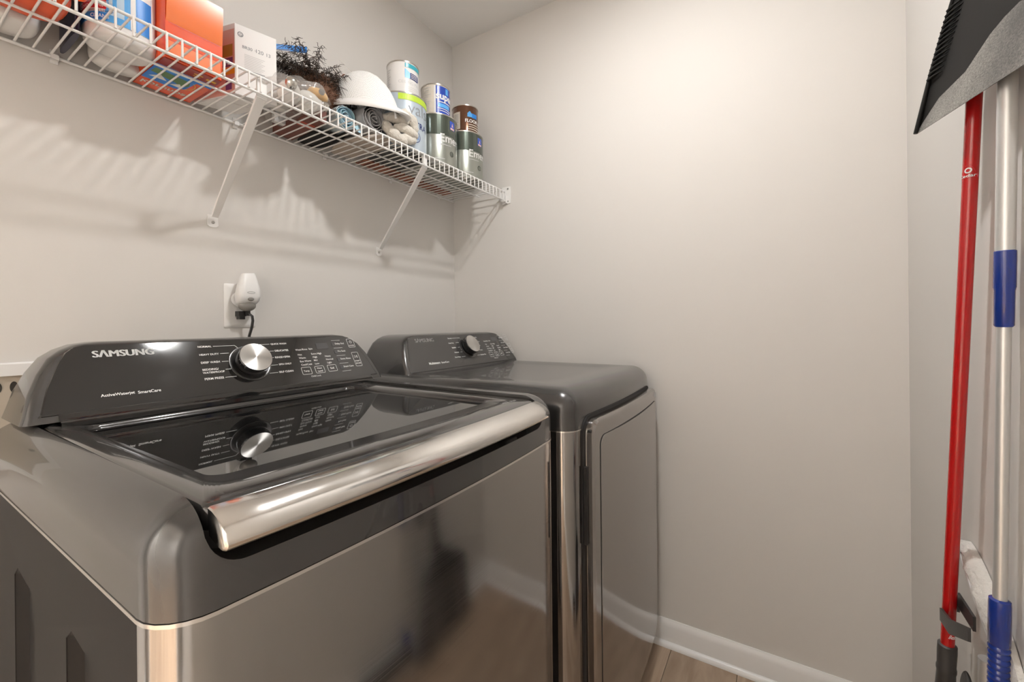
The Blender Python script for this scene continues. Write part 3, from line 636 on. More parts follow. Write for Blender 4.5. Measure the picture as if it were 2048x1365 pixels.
# ================================================================== SHELF
ZD = 1.7135                      # top of the deck wires
def build_shelf():
    X0 = -1.80
    t = thing('wire_shelf', 'white vinyl-coated wire shelf along the back wall above the machines', 'shelf', (-0.9, 0.15, 1.67))
    r = 0.0021
    def rail(name, y, z, rad, xa=X0, xb=-0.006): obj(name, M().tube([(xa, y, z), (xb, y, z)], rad, 10), 'wire_white', t, smooth=60)
    rail('front_rail', 0.289, 1.7085, 0.0031); rail('lip_rail', 0.2895, 1.6705, 0.0031); rail('back_rail', 0.0065, 1.7065, 0.0033); rail('middle_rail', 0.153, 1.7075, 0.0027)
    path = [(0, 0.004, ZD - r), (0, 0.15, ZD - r), (0, 0.284, ZD - r), (0, 0.290, ZD - r - 0.0012), (0, 0.2935, ZD - r - 0.005), (0, 0.2935, ZD - r - 0.012), (0, 0.2935, 1.672)]
    first = obj('deck_wire', M().tube(path, r, 7), 'wire_white', t, smooth=60)
    first.location = (-0.0225, 0, 0)
    k = 1
    while -0.0225 - 0.02535 * k > X0:
        c = first.copy(); COL.objects.link(c); c.location = (-0.0225 - 0.02535 * k, 0, 0); c.parent = t; c.matrix_parent_inverse = first.matrix_parent_inverse.copy(); k += 1
    # end bracket on the right wall
    obj('end_bracket', M().box(-0.0035, 0.0, 0.276, 0.318, 1.655, 1.728).box(-0.026, -0.003, 0.280, 0.284, 1.664, 1.700).box(-0.026, -0.003, 0.280, 0.300, 1.662, 1.6655).box(-0.014, -0.003, 0.300, 0.303, 1.655, 1.69), 'wire_white', t, smooth=None, weld=False)
    for y, z in ((0.306, 1.718), (0.306, 1.664)): obj('screw', M().lathe([(0.0035, 0.0), (0.0035, 0.0012), (0.001, 0.0018)], (-0.0036, y, z), (-1, 0, 0), 10), 'steel_screw', t)
    for x in (-1.3107, -0.955, -0.6754, -0.3868, -0.1069):
        m = M().box(x - 0.006, x + 0.006, 0.0, 0.012, 1.700, 1.7035).box(x - 0.006, x + 0.006, 0.0, 0.003, 1.694, 1.722).box(x - 0.006, x + 0.006, 0.0105, 0.0125, 1.7, 1.711)
        c = obj('wall_clip', m, 'wire_white', t, smooth=None, weld=False)
        obj('clip_screw', M().lathe([(0.005, 0.0), (0.005, 0.002), (0.002, 0.004)], (x, 0.003, 1.717), (0, 1, 0), 12), 'wire_white', c)
    for (fx, fz, hx) in ((-1.0135, 1.4185, -1.030), (-0.449, 1.4135, -0.492)):
        a = Vector((fx, 0.012, fz + 0.012)); b = Vector((hx, 0.283, 1.668)); d = (b - a).normalized(); wd = Vector((1, 0, 0)); nr = d.cross(wd).normalized()
        ring = lambda p, k=1.0: [tuple(p + wd * x * k + nr * y) for x, y in ((-0.0105, -0.0035), (0.0105, -0.0035), (0.0105, 0.0035), (-0.0105, 0.0035))]
        s = obj('support_strut', M().loft([ring(a, 0.75), ring(a + d * 0.03, 0.85), ring(b - d * 0.03), ring(b, 1.0)]), 'wire_white', t, smooth=None, bevel=0.0012)
        c = Vector((hx, 0.282, 1.668)); pts = [(hx - 0.011, 0.2815, 1.662), (hx + 0.012, 0.2815, 1.662), (hx + 0.012, 0.2815, 1.700), (hx + 0.004, 0.2815, 1.706), (hx - 0.011, 0.2815, 1.706)]
        obj('strut_hook', M().prism(pts, (0, 0.0025, 0)), 'wire_white', s, smooth=None)
        pts = [(fx + x, 0.0005, fz + z) for x, z in ((-0.0125, 0.018), (0.0125, 0.018), (0.0135, -0.010), (0.008, -0.0145), (0.0, -0.0158), (-0.008, -0.0145), (-0.0135, -0.010))]
        fp = obj('strut_foot', M().prism(pts, (0, 0.0022, 0)), 'wire_white', s, smooth=None, bevel=0.0006)
        obj('foot_screw', M().lathe([(0.0042, 0.0), (0.0040, 0.0014), (0.002, 0.0022)], (fx, 0.0026, fz - 0.002), (0, 1, 0), 12), 'steel_screw', s)
build_shelf()

# ------------------------------------------------------------------ paint cans
FACE = math.radians(218)          # azimuth (Blender xy) that looks towards the viewer
def cyl_map(x, d, r, z):
    def f(a, b): an = FACE + a / r; return (x + (r + 0.0004) * math.cos(an), -d + (r + 0.0004) * math.sin(an), z + b)
    return f
def arc(f, r, deg0, deg1, b0, b1, name, mat, t):
    dc = Decal(f); dc.rect(math.radians(deg0) * r, b0, math.radians(deg1) * r, b1, max(2, int(abs(deg1 - deg0) / 5))); return dc.done(name, mat, t)
def can(name, label, x, d, z, r, h, body, group):
    t = thing(name, label, 'paint can', (x, d, z), group)
    obj('can_body', M().lathe([(r - 0.004, 0.0), (r - 0.0015, 0.0025), (r, 0.004), (r, h - 0.006), (r - 0.001, h - 0.004)], (x, d, z), n=48), body, t, smooth=40)
    obj('lid_rim', M().lathe([(r - 0.016, h - 0.006), (r - 0.012, h - 0.001), (r - 0.004, h), (r + 0.0012, h - 0.001), (r + 0.0012, h - 0.005), (r - 0.002, h - 0.006)], (x, d, z), n=48), 'can_steel', t, smooth=50)
    obj('base_rim', M().lathe([(r - 0.006, 0.0012), (r - 0.003, 0.0), (r + 0.0008, 0.0006), (r + 0.001, 0.003), (r - 0.001, 0.0045)], (x, d, z), n=48, caps=False), 'can_steel', t, smooth=50)
    return t
def build_cans():
    R1, H1, R2, H2 = 0.083, 0.190, 0.054, 0.122
    g1, g2 = 'gallon paint cans at the end of the shelf', 'quart paint cans stacked on the gallons'
    for x, lab in ((-0.337, 'dark green and silver gallon paint can under the blue-labelled can'), (-0.166, 'dark green and silver gallon paint can nearest the room corner, under the brown can')):
        t = can('paint_can', lab, x, 0.19, ZD, R1, H1, 'can_silver', g1); f = cyl_map(x, 0.19, R1, ZD)
        arc(f, R1, -120, 120, 0.112, 0.184, 'label_band', 'can_green', t)
        if x < -0.2: arc(f, R1, -62, -18, 0.02, 0.112, 'label_notes', 'label_cream', t)
        f2 = cyl_map(x, 0.19, R1 + 0.0003, ZD)
        dc = Decal(f2); dc.text('Emerald', math.radians(18) * R1, 0.088, height=0.029, fat=0.004).done('label_lettering', 'print_white', t)
        dc = Decal(f2); dc.rect(math.radians(46) * R1, 0.140, math.radians(64) * R1, 0.172, 4).done('maker_badge', 'can_blue', t)
        f3 = cyl_map(x, 0.19, R1 + 0.0006, ZD); dc = Decal(f3)
        dc.rect(math.radians(48) * R1, 0.141, math.radians(62) * R1, 0.148, 3).poly([(math.radians(55) * R1 + a, 0.158 + b) for a, b in ((-0.004, -0.006), (0.004, -0.006), (0.002, 0.001), (0.0, 0.008), (-0.002, 0.001))]).done('badge_emblem', 'label_pink', t)
        dc = Decal(f2); dc.ring(math.radians(52) * R1, 0.050, 0.010, 0.0025).text('Q', math.radians(49) * R1, 0.046, height=0.009).done('quality_seal', 'can_green', t)
        dc = Decal(f2); dc.rect(math.radians(18) * R1, 0.0765, math.radians(50) * R1, 0.0785, 5).rect(math.radians(4) * R1, 0.024, math.radians(30) * R1, 0.0265, 5).done('label_small_print', 'label_pale_text', t)
        if x < -0.2: obj('handle_ear', M().lathe([(0.012, 0.0), (0.011, 0.003), (0.005, 0.004), (0.004, 0.002)], (x + R1 * math.cos(FACE - 1.0), 0.19 - R1 * math.sin(FACE - 1.0), ZD + 0.135), (math.cos(FACE - 1.0), -math.sin(FACE - 1.0), 0), 20), 'can_steel', t)
    # pale blue gallon
    x = -0.503; t = can('paint_can', 'pale blue gallon paint can with a lime green band behind the cream cloth', x, 0.19, ZD + 0.0044, R1, H1 - 0.002, 'can_pale_blue', g1); f = cyl_map(x, 0.19, R1 + 0.0003, ZD + 0.0044)
    arc(f, R1, 0, 95, 0.161, 0.181, 'lime_band', 'label_lime', t)
    dc = Decal(f); dc.text('valspar', math.radians(22) * R1, 0.118, height=0.040, fat=-0.008).done('label_lettering', 'label_grey_text', t)
    dc = Decal(f); dc.text('ULTRA', math.radians(16) * R1, 0.076, height=0.020, fat=0.01).ring(math.radians(40) * R1, 0.046, 0.020, 0.002, a0=2.2, a1=7.2).done('label_blue_lettering', 'label_navy', t)
    dc = Decal(f); [dc.rect(math.radians(30) * R1, 0.039 + k * 0.005, math.radians(50) * R1, 0.041 + k * 0.005, 3) for k in range(3)]; dc.done('label_small_print', 'label_blue', t)
    # quarts
    z = ZD + H1 + 0.0025
    x = -0.497; t = can('paint_can', 'white quart can of ceiling paint with teal and blue label, on the pale blue gallon', x, 0.19, z, R2, H2, 'can_white', g2); f = cyl_map(x, 0.19, R2 + 0.0003, z)
    arc(f, R2, 15, 105, 0.100, 0.114, 'teal_band', 'label_teal', t)
    dc = Decal(f); a = math.radians(15) * R2; dc.poly([(a, 0.094), (a + 0.004, 0.094), (a + 0.018, 0.083), (a + 0.018, 0.064), (a, 0.064)]); dc.done('house_logo', 'label_sky', t)
    dc = Decal(f); dc.rect(a + 0.018, 0.064, a + 0.055, 0.084, 8).done('logo_block', 'label_navy', t)
    dc = Decal(cyl_map(x, 0.19, R2 + 0.0006, z)); [dc.rect(a + 0.021, 0.067 + k * 0.0055, a + 0.050, 0.0695 + k * 0.0055, 6) for k in range(3)]; dc.done('logo_words', 'label_pale_text', t)
    dc = Decal(f); dc.text('CEILING PAINT', math.radians(-8) * R2, 0.045, height=0.010).done('label_lettering', 'label_pale_text', t)
    dc = Decal(f); [dc.rect(math.radians(20) * R2, 0.034 - k * 0.006, math.radians(75) * R2, 0.0355 - k * 0.006, 8) for k in range(3)]; [dc.rect(math.radians(-66) * R2, 0.092 - k * 0.008, math.radians(-40 - 5 * (k % 3)) * R2, 0.0945 - k * 0.008, 4) for k in range(8)]; dc.done('label_small_print', 'label_pale_text', t)
    x = -0.331; t = can('paint_can', 'cream and bright blue labelled quart paint can standing on a green gallon', x, 0.19, z, R2, H2, 'label_cream', g2); f = cyl_map(x, 0.19, R2 + 0.0003, z)
    arc(f, R2, 6, 100, 0.006, 0.114, 'blue_label', 'can_blue', t); arc(f, R2, -1, 5, 0.006, 0.114, 'label_stripe', 'label_white', t)
    f2 = cyl_map(x, 0.19, R2 + 0.0007, z)
    dc = Decal(f2); dc.text('super', math.radians(6) * R2, 0.066, height=0.018, fat=0.03).rect(math.radians(12) * R2, 0.054, math.radians(80) * R2, 0.057, 8).rect(math.radians(12) * R2, 0.030, math.radians(80) * R2, 0.0325, 8).rect(math.radians(20) * R2, 0.022, math.radians(70) * R2, 0.0245, 8).done('label_lettering', 'print_white', t)
    dc = Decal(f2); dc.rect(math.radians(14) * R2, 0.036, math.radians(70) * R2, 0.050, 8).rect(math.radians(48) * R2, 0.088, math.radians(62) * R2, 0.110, 3).done('label_tint', 'label_sky', t)
    dc = Decal(f2); [dc.rect(math.radians(-68) * R2, 0.105 - k * 0.0085, math.radians(-14 - 7 * (k % 3)) * R2, 0.1065 - k * 0.0085, 8) for k in range(11)]; dc.done('label_small_print', 'label_pale_text', t)
    x = -0.149; t = can('paint_can', 'brown metallic quart paint can with a white label, on the gallon by the corner', x, 0.19, z, R2, H2, 'can_brown', g2); f = cyl_map(x, 0.19, R2 + 0.0003, z)
    arc(f, R2, -60, -22, 0.022, 0.092, 'white_label', 'label_cream', t)
    f2 = cyl_map(x, 0.19, R2 + 0.0007, z)
    dc = Decal(f2); [dc.rect(math.radians(-54 + 4 * k) * R2, 0.026, math.radians(-52.5 + 4 * k) * R2, 0.042, 1) for k in range(6)]; [dc.rect(math.radians(-55) * R2, 0.05 + k * 0.006, math.radians(-28) * R2, 0.0515 + k * 0.006, 4) for k in range(6)]; dc.done('bar_code', 'label_grey_text', t)
    dc = Decal(f2); a = math.radians(10) * R2; dc.poly([(a, 0.072), (a + 0.020, 0.072), (a + 0.020, 0.086), (a + 0.010, 0.096), (a, 0.086)]).done('house_logo', 'label_sky', t)
    dc = Decal(f2); dc.rect(a + 0.020, 0.070, a + 0.046, 0.088, 6).done('logo_block', 'label_blue', t)
    dc = Decal(f2); dc.text('FLOOR & TRIM', math.radians(0) * R2, 0.050, height=0.013, fat=0.02).done('label_lettering', 'print_white', t)
    dc = Decal(f2); [dc.rect(math.radians(14) * R2, 0.040 - k * 0.009, math.radians(78) * R2, 0.043 - k * 0.009, 8) for k in range(4)]; dc.done('label_small_print', 'label_cream', t)
build_cans()

# ------------------------------------------------------------------ boxes and bottles
def sq_ring(cx, cy, rx, ry, z, p=2.6, n=32):
    P = []
    for k in range(n):
        a = 2 * PI * k / n; c, s = math.cos(a), math.sin(a)
        P.append((cx + rx * math.copysign(abs(c) ** (2 / p), c), cy + ry * math.copysign(abs(s) ** (2 / p), s), z))
    return P
def bottle(t, name, cx, cy, rx, ry, h, mat, z=ZD, p=2.6, neck=0.018):
    prof = [(0.80, 0.0), (0.90, 0.003), (0.965, 0.009), (0.995, 0.018), (1.0, 0.03), (1.0, h * 0.60), (0.97, h * 0.68), (0.86, h * 0.76), (0.66, h * 0.84), (0.42, h * 0.90)]
    rings = [sq_ring(cx, cy, rx * k, ry * k, z + dz, p) for k, dz in prof]
    rings.append(sq_ring(cx, cy, neck, neck, z + h * 0.93, 2)); rings.append(sq_ring(cx, cy, neck, neck, z + h * 0.97, 2))
    obj(name, M().loft(rings), mat, t, smooth=50)
    obj('cap', M().lathe([(neck + 0.004, 0), (neck + 0.005, 0.002), (neck + 0.004, 0.022), (neck + 0.002, 0.025)], (cx, cy, z + h * 0.95), n=24), 'label_blue' if mat == 'white_plastic' else 'white_plastic', t)
def sq_map(cx, cy, rx, ry, z, p, off):
    """(degrees offset from the viewer, height) on a superellipse bottle"""
    def f(a, b):
        an = FACE + a; c, s = math.cos(an), math.sin(an)
        return (cx + (rx + off) * math.copysign(abs(c) ** (2 / p), c), -cy + (ry + off) * math.copysign(abs(s) ** (2 / p), s), z + b)
    return f
def build_left_goods():
    # bleach bottle
    cx, cy, rx, ry = -1.237, 0.130, 0.058, 0.055
    t = thing('bleach_bottle', 'white bleach bottle with a blue and red label beside the orange carton', 'bottle', (cx, cy, ZD))
    bottle(t, 'bottle_body', cx, cy, rx, ry, 0.27, 'white_plastic', p=2.5)
    f = lambda off: sq_map(cx, cy, rx, ry, ZD, 2.5, off)
    def band(a0, a1, b0, b1, off, mat, nm, n=14): dc = Decal(f(off)); dc.rect(math.radians(a0), b0, math.radians(a1), b1, n); dc.done(nm, mat, t)
    band(-85, 85, 0.026, 0.16, 0.0006, 'label_sky', 'label', 34)
    band(-52, 18, 0.043, 0.16, 0.0010, 'label_white', 'label_panel'); band(24, 46, 0.040, 0.16, 0.0010, 'label_pale', 'label_swirl'); band(30, 36, 0.05, 0.16, 0.0013, 'label_sky', 'label_swirl_line')
    band(58, 84, 0.028, 0.098, 0.0010, 'label_blue', 'side_panel'); band(52, 57, 0.026, 0.13, 0.0010, 'label_white', 'side_stripe'); band(57, 84, 0.098, 0.16, 0.0010, 'label_white', 'side_blank')
    band(-52, 20, 0.049, 0.069, 0.0013, 'label_red', 'red_banner'); band(-60, 22, 0.028, 0.041, 0.0012, 'label_blue', 'blue_banner'); band(-85, -54, 0.026, 0.16, 0.0010, 'label_navy', 'rear_label')
    D_ = lambda off: Decal(lambda a, b: f(off)(a, b))
    dc = D_(0.0016); k = 1 / 0.058
    def txt(dc, s, deg, b, hgt, fat=0.0):
        vs, fs, w0, h0 = text2d(s, fat); sy = hgt / h0
        dc.m.add([dc.f(math.radians(deg) + x * sy * k, b + y * sy) for x, y in vs], fs)
    dc = D_(0.0017); txt(dc, 'Splash', -12, 0.091, 0.013, 0.0); dc.done('splash_word', 'label_sky', t)
    dc = D_(0.0017); txt(dc, 'Bleach', -44, 0.0715, 0.018, 0.01); txt(dc, 'Cleans & Sanitizes Laundry', -46, 0.0430, 0.0052); dc.done('bleach_word', 'label_navy', t)
    dc = D_(0.0020); txt(dc, 'Kills 99.9% of Germs**', -46, 0.0605, 0.006); txt(dc, 'COVID-19 Virus***', -40, 0.052, 0.006); txt(dc, 'CLEANS', -10, 0.031, 0.007, 0.01); dc.done('banner_words', 'print_white', t)
    # second white bottle behind it
    t = thing('white_bottle', 'white plastic bottle behind the bleach bottle, seen from below', 'bottle', (-1.222, 0.047, ZD)); bottle(t, 'bottle_body', -1.222, 0.045, 0.046, 0.0285, 0.24, 'white_plastic', p=2.3)
    # navy pouch
    t = tag(obj('navy_pouch', M().loft([sq_ring(-1.3035, 0.080, 0.0050, 0.058, ZD, 3), sq_ring(-1.3035, 0.080, 0.0055, 0.060, ZD + 0.02, 3), sq_ring(-1.3035, 0.080, 0.0055, 0.060, ZD + 0.16, 3), sq_ring(-1.3035, 0.080, 0.003, 0.060, ZD + 0.22, 3)]), 'navy_pack', smooth=50),
            'dark navy pouch standing left of the bleach bottle', 'pouch')
    # orange jug and white jug at the far left
    t = thing('detergent_jug', 'bright orange detergent jug at the left end of the shelf', 'jug', (-1.39, 0.17, ZD))
    bottle(t, 'jug_body', -1.388, 0.172, 0.064, 0.062, 0.26, 'jug_orange', p=3.2)
    obj('jug_handle', M().tube([(-1.325, 0.205, ZD + 0.035), (-1.322, 0.222, ZD + 0.022), (-1.335, 0.238, ZD + 0.06), (-1.345, 0.236, ZD + 0.12), (-1.35, 0.2, ZD + 0.17)], 0.011, 10), 'jug_orange', t, smooth=60)
    t = thing('white_jug', 'white plastic jug against the wall behind the orange jug', 'jug', (-1.40, 0.052, ZD))
    bottle(t, 'jug_body', -1.398, 0.052, 0.058, 0.047, 0.25, 'white_plastic', p=3.0)
    # orange carton
    x0, x1, y0, y1, z1 = -1.187, -1.0685, 0.012, 0.193, 1.878
    t = thing('orange_carton', 'glossy bright orange carton with blue picture on its underside', 'carton', ((x0 + x1) / 2, 0.1, ZD))
    m = M().loft([[(x0 + 0.004, y0, ZD), (x1, y0, ZD), (x1, y1 - 0.012, ZD), (x1 - 0.004, y1 - 0.004, ZD + 0.001), (x0 + 0.006, y1 - 0.004, ZD + 0.001), (x0, y1 - 0.02, ZD)],
                  [(x0 - 0.004, y0, ZD + 0.03), (x1, y0, ZD + 0.03), (x1, y1 - 0.012, ZD + 0.03), (x1 - 0.004, y1 + 0.002, ZD + 0.03), (x0 + 0.004, y1 + 0.002, ZD + 0.03), (x0 - 0.003, y1 - 0.02, ZD + 0.03)],
                  [(x0 - 0.003, y0, z1), (x1, y0, z1), (x1, y1 - 0.012, z1), (x1 - 0.004, y1 + 0.006, z1), (x0 + 0.004, y1 + 0.006, z1), (x0 - 0.003, y1 - 0.02, z1)]])
    obj('carton_body', m, 'orange_box', t, smooth=None)
    obj('side_panel', M().box(x0 - 0.0052, x0 - 0.0036, y0 + 0.004, y1 - 0.022, ZD + 0.032, z1 - 0.002), 'red_side', t, smooth=None)
    # front flap bulging out, upper half
    fl = [(0.0, 0.075), (0.003, 0.085), (0.0055, 0.11), (0.0075, 0.14), (0.008, 0.163)]
    obj('front_flap', M().loft([[(x, y1 + 0.003 + e * k, ZD + h) for x in [x0 + 0.005 + (x1 - x0 - 0.010) * i / 6 for i in range(7)]] for k, (e, h) in enumerate(fl) for k in [1]], False, False, closed=False), 'orange_light', t, smooth=60)
    F = lambda off: Decal(lambda a, b: (a, -(y1 + 0.0022 + 0.0052 * max(0, (b - 0.03)) / 0.13 + off), ZD + b))
    dc = F(0.0008); dc.rect(x0 + 0.008, 0.004, x1 - 0.008, 0.036).done('front_lower_panel', 'orange_light', t)
    dc = F(0.0012); dc.line(x0 + 0.01, 0.037, x1 - 0.01, 0.037, 0.0008).line(x0 + 0.01, 0.074, x1 - 0.01, 0.074, 0.0008).done('carton_crease', 'dark_red', t)
    # printed underside
    B = lambda off: Decal(lambda a, b: (a, -b, ZD - 0.0003 - off))
    B(0.0001).rect(x0 + 0.005, y1 - 0.040, x1 - 0.001, y1 - 0.006).done('underside_band', 'dark_red', t)
    B(0.0001).rect(x0 + 0.004, y0 + 0.001, x1 - 0.0005, y1 - 0.0405).done('underside_ground', 'orange_box', t)
    B(0.0002).poly([(x0 + 0.004, 0.062), (x0 + 0.004, y1 - 0.042), (x1 - 0.001, y1 - 0.042), (x1 - 0.001, y1 - 0.066), (x1 - 0.030, y1 - 0.066), (x1 - 0.034, 0.075), (x1 - 0.05, 0.060)]).done('underside_picture', 'label_blue', t)
    B(0.0003).poly([(x0 + 0.008, 0.105), (x0 + 0.010, 0.128), (x1 - 0.040, 0.120), (x1 - 0.034, 0.098), (x1 - 0.045, 0.078), (x1 - 0.06, 0.092)]).done('picture_meadow', 'label_green', t)
    B(0.0004).poly([(x0 + 0.012, 0.080), (x0 + 0.028, 0.103), (x0 + 0.046, 0.082)]).poly([(x0 + 0.052, 0.074), (x0 + 0.068, 0.092), (x0 + 0.080, 0.072)]).done('picture_peaks', 'label_white', t)
    B(0.0004).rect(x0 + 0.02, 0.132, x1 - 0.05, 0.138).rect(x0 + 0.03, 0.148, x1 - 0.06, 0.150).done('picture_strips', 'label_sky', t)
    B(0.0005).ring(x1 - 0.050, 0.098, 0.028, 0.0022, a0=-1.0, a1=0.9).done('picture_sun_arc', 'label_yellow', t)
    dc = B(0.0005); dc.m = M()
    vs, fs, w0, h0 = text2d('korunoa', 0.02); k = 0.088 / w0
    dc.m.add([dc.f(x0 + 0.010 + x * k, 0.054 - y * k * 1.0 - 0.004) for x, y in vs], fs); dc.done('underside_word', 'label_cream', t)
    B(0.0004).rect(x1 - 0.026, y1 - 0.030, x1 - 0.006, y1 - 0.022).rect(x1 - 0.052, y1 - 0.024, x1 - 0.034, y1 - 0.020).rect(x1 - 0.05, y1 - 0.033, x1 - 0.036, y1 - 0.030).done('underside_fine_print', 'label_yellow', t)
    # light bulb carton, turned about 15 degrees
    an = math.radians(15); ox, oy = -1.0275, 0.158
    ux, uy = math.cos(an), math.sin(an); vx, vy = math.sin(an) * 0.95, -math.cos(an)      # along the front, into the depth
    Q = lambda a, b, z: (ox + ux * a + vx * -b * 0.0 - math.sin(an) * b, oy + uy * a - math.cos(an) * b * -1 * -1, z)
    Q = lambda a, b, z: (ox + ux * a - math.sin(an) * (-b) * -1, oy + uy * a - math.cos(an) * b, z)
    wb, db, hb = 0.094, 0.140, 0.176
    t = thing('bulb_carton', 'white light-bulb carton with pink and purple side, beside the orange carton', 'carton', (-1.0, 0.09, ZD))
    m = M().loft([[Q(a, b, z) for a, b in ((0, 0), (wb, 0), (wb, db), (0, db))] for z in (ZD, ZD + hb)])
    obj('carton_body', m, 'carton_white', t, smooth=None, bevel=0.0008, seg=1)
    FB = lambda off: Decal(lambda a, b: flip(Q(a, -off, ZD + b)))
    dc = FB(0.0005); dc.text('BR30', 0.016, 0.120, width=0.022, fat=0.01).text('120', 0.046, 0.120, width=0.017, fat=0.01).text('W', 0.0425, 0.1225, height=0.003).text('13', 0.070, 0.120, width=0.009, fat=0.01).ring(0.012, 0.152, 0.0065, 0.0022).text('G', 0.0098, 0.1485, height=0.006, fat=0.02).done('front_lettering', 'label_grey_text', t)
    dc = FB(0.0005); [dc.rect(0.020, 0.105 - k * 0.0042, 0.066 - 0.004 * (k % 3), 0.1065 - k * 0.0042) for k in range(11)]; dc.done('front_small_print', 'label_pale_text', t)
    dc = FB(0.0006); dc.rect(0.020, 0.0665, 0.066, 0.0685).done('front_rule', 'label_grey_text', t)
    SB = lambda off: Decal(lambda a, b: flip(Q(-off, a, ZD + b)))
    SB(0.0004).rect(0.001, 0.001, db - 0.001, hb - 0.014).done('side_tint', 'label_pink', t)
    SB(0.0007).rect(0.006, 0.095, 0.05, 0.125).done('side_olive_tag', 'label_olive', t); SB(0.0007).rect(0.006, 0.070, 0.055, 0.092).rect(0.010, 0.012, 0.03, 0.035).done('side_purple_tag', 'label_purple', t)
    SB(0.0007).rect(0.0, 0.050, 0.05, 0.068).done('side_yellow_tag', 'label_yellow', t)
    dc = SB(0.0010); vs, fs, w0, h0 = text2d('13', 0.02); k = 0.013 / h0
    dc.m.add([dc.f(0.030 - x * k, 0.074 + y * k) for x, y in vs], fs); dc.done('side_number', 'print_white', t)
    TP = Decal(lambda a, b: flip(Q(a, b, ZD + hb + 0.0005)))
    obj('bottom_flap', M().loft([[Q(a, b, z) for a, b in ((0.002, 0.066), (wb - 0.002, 0.066), (wb - 0.002, db - 0.002), (0.002, db - 0.002))] for z in (ZD - 0.0012, ZD - 0.0002)]), 'carton_white', t, smooth=None)
build_left_goods()

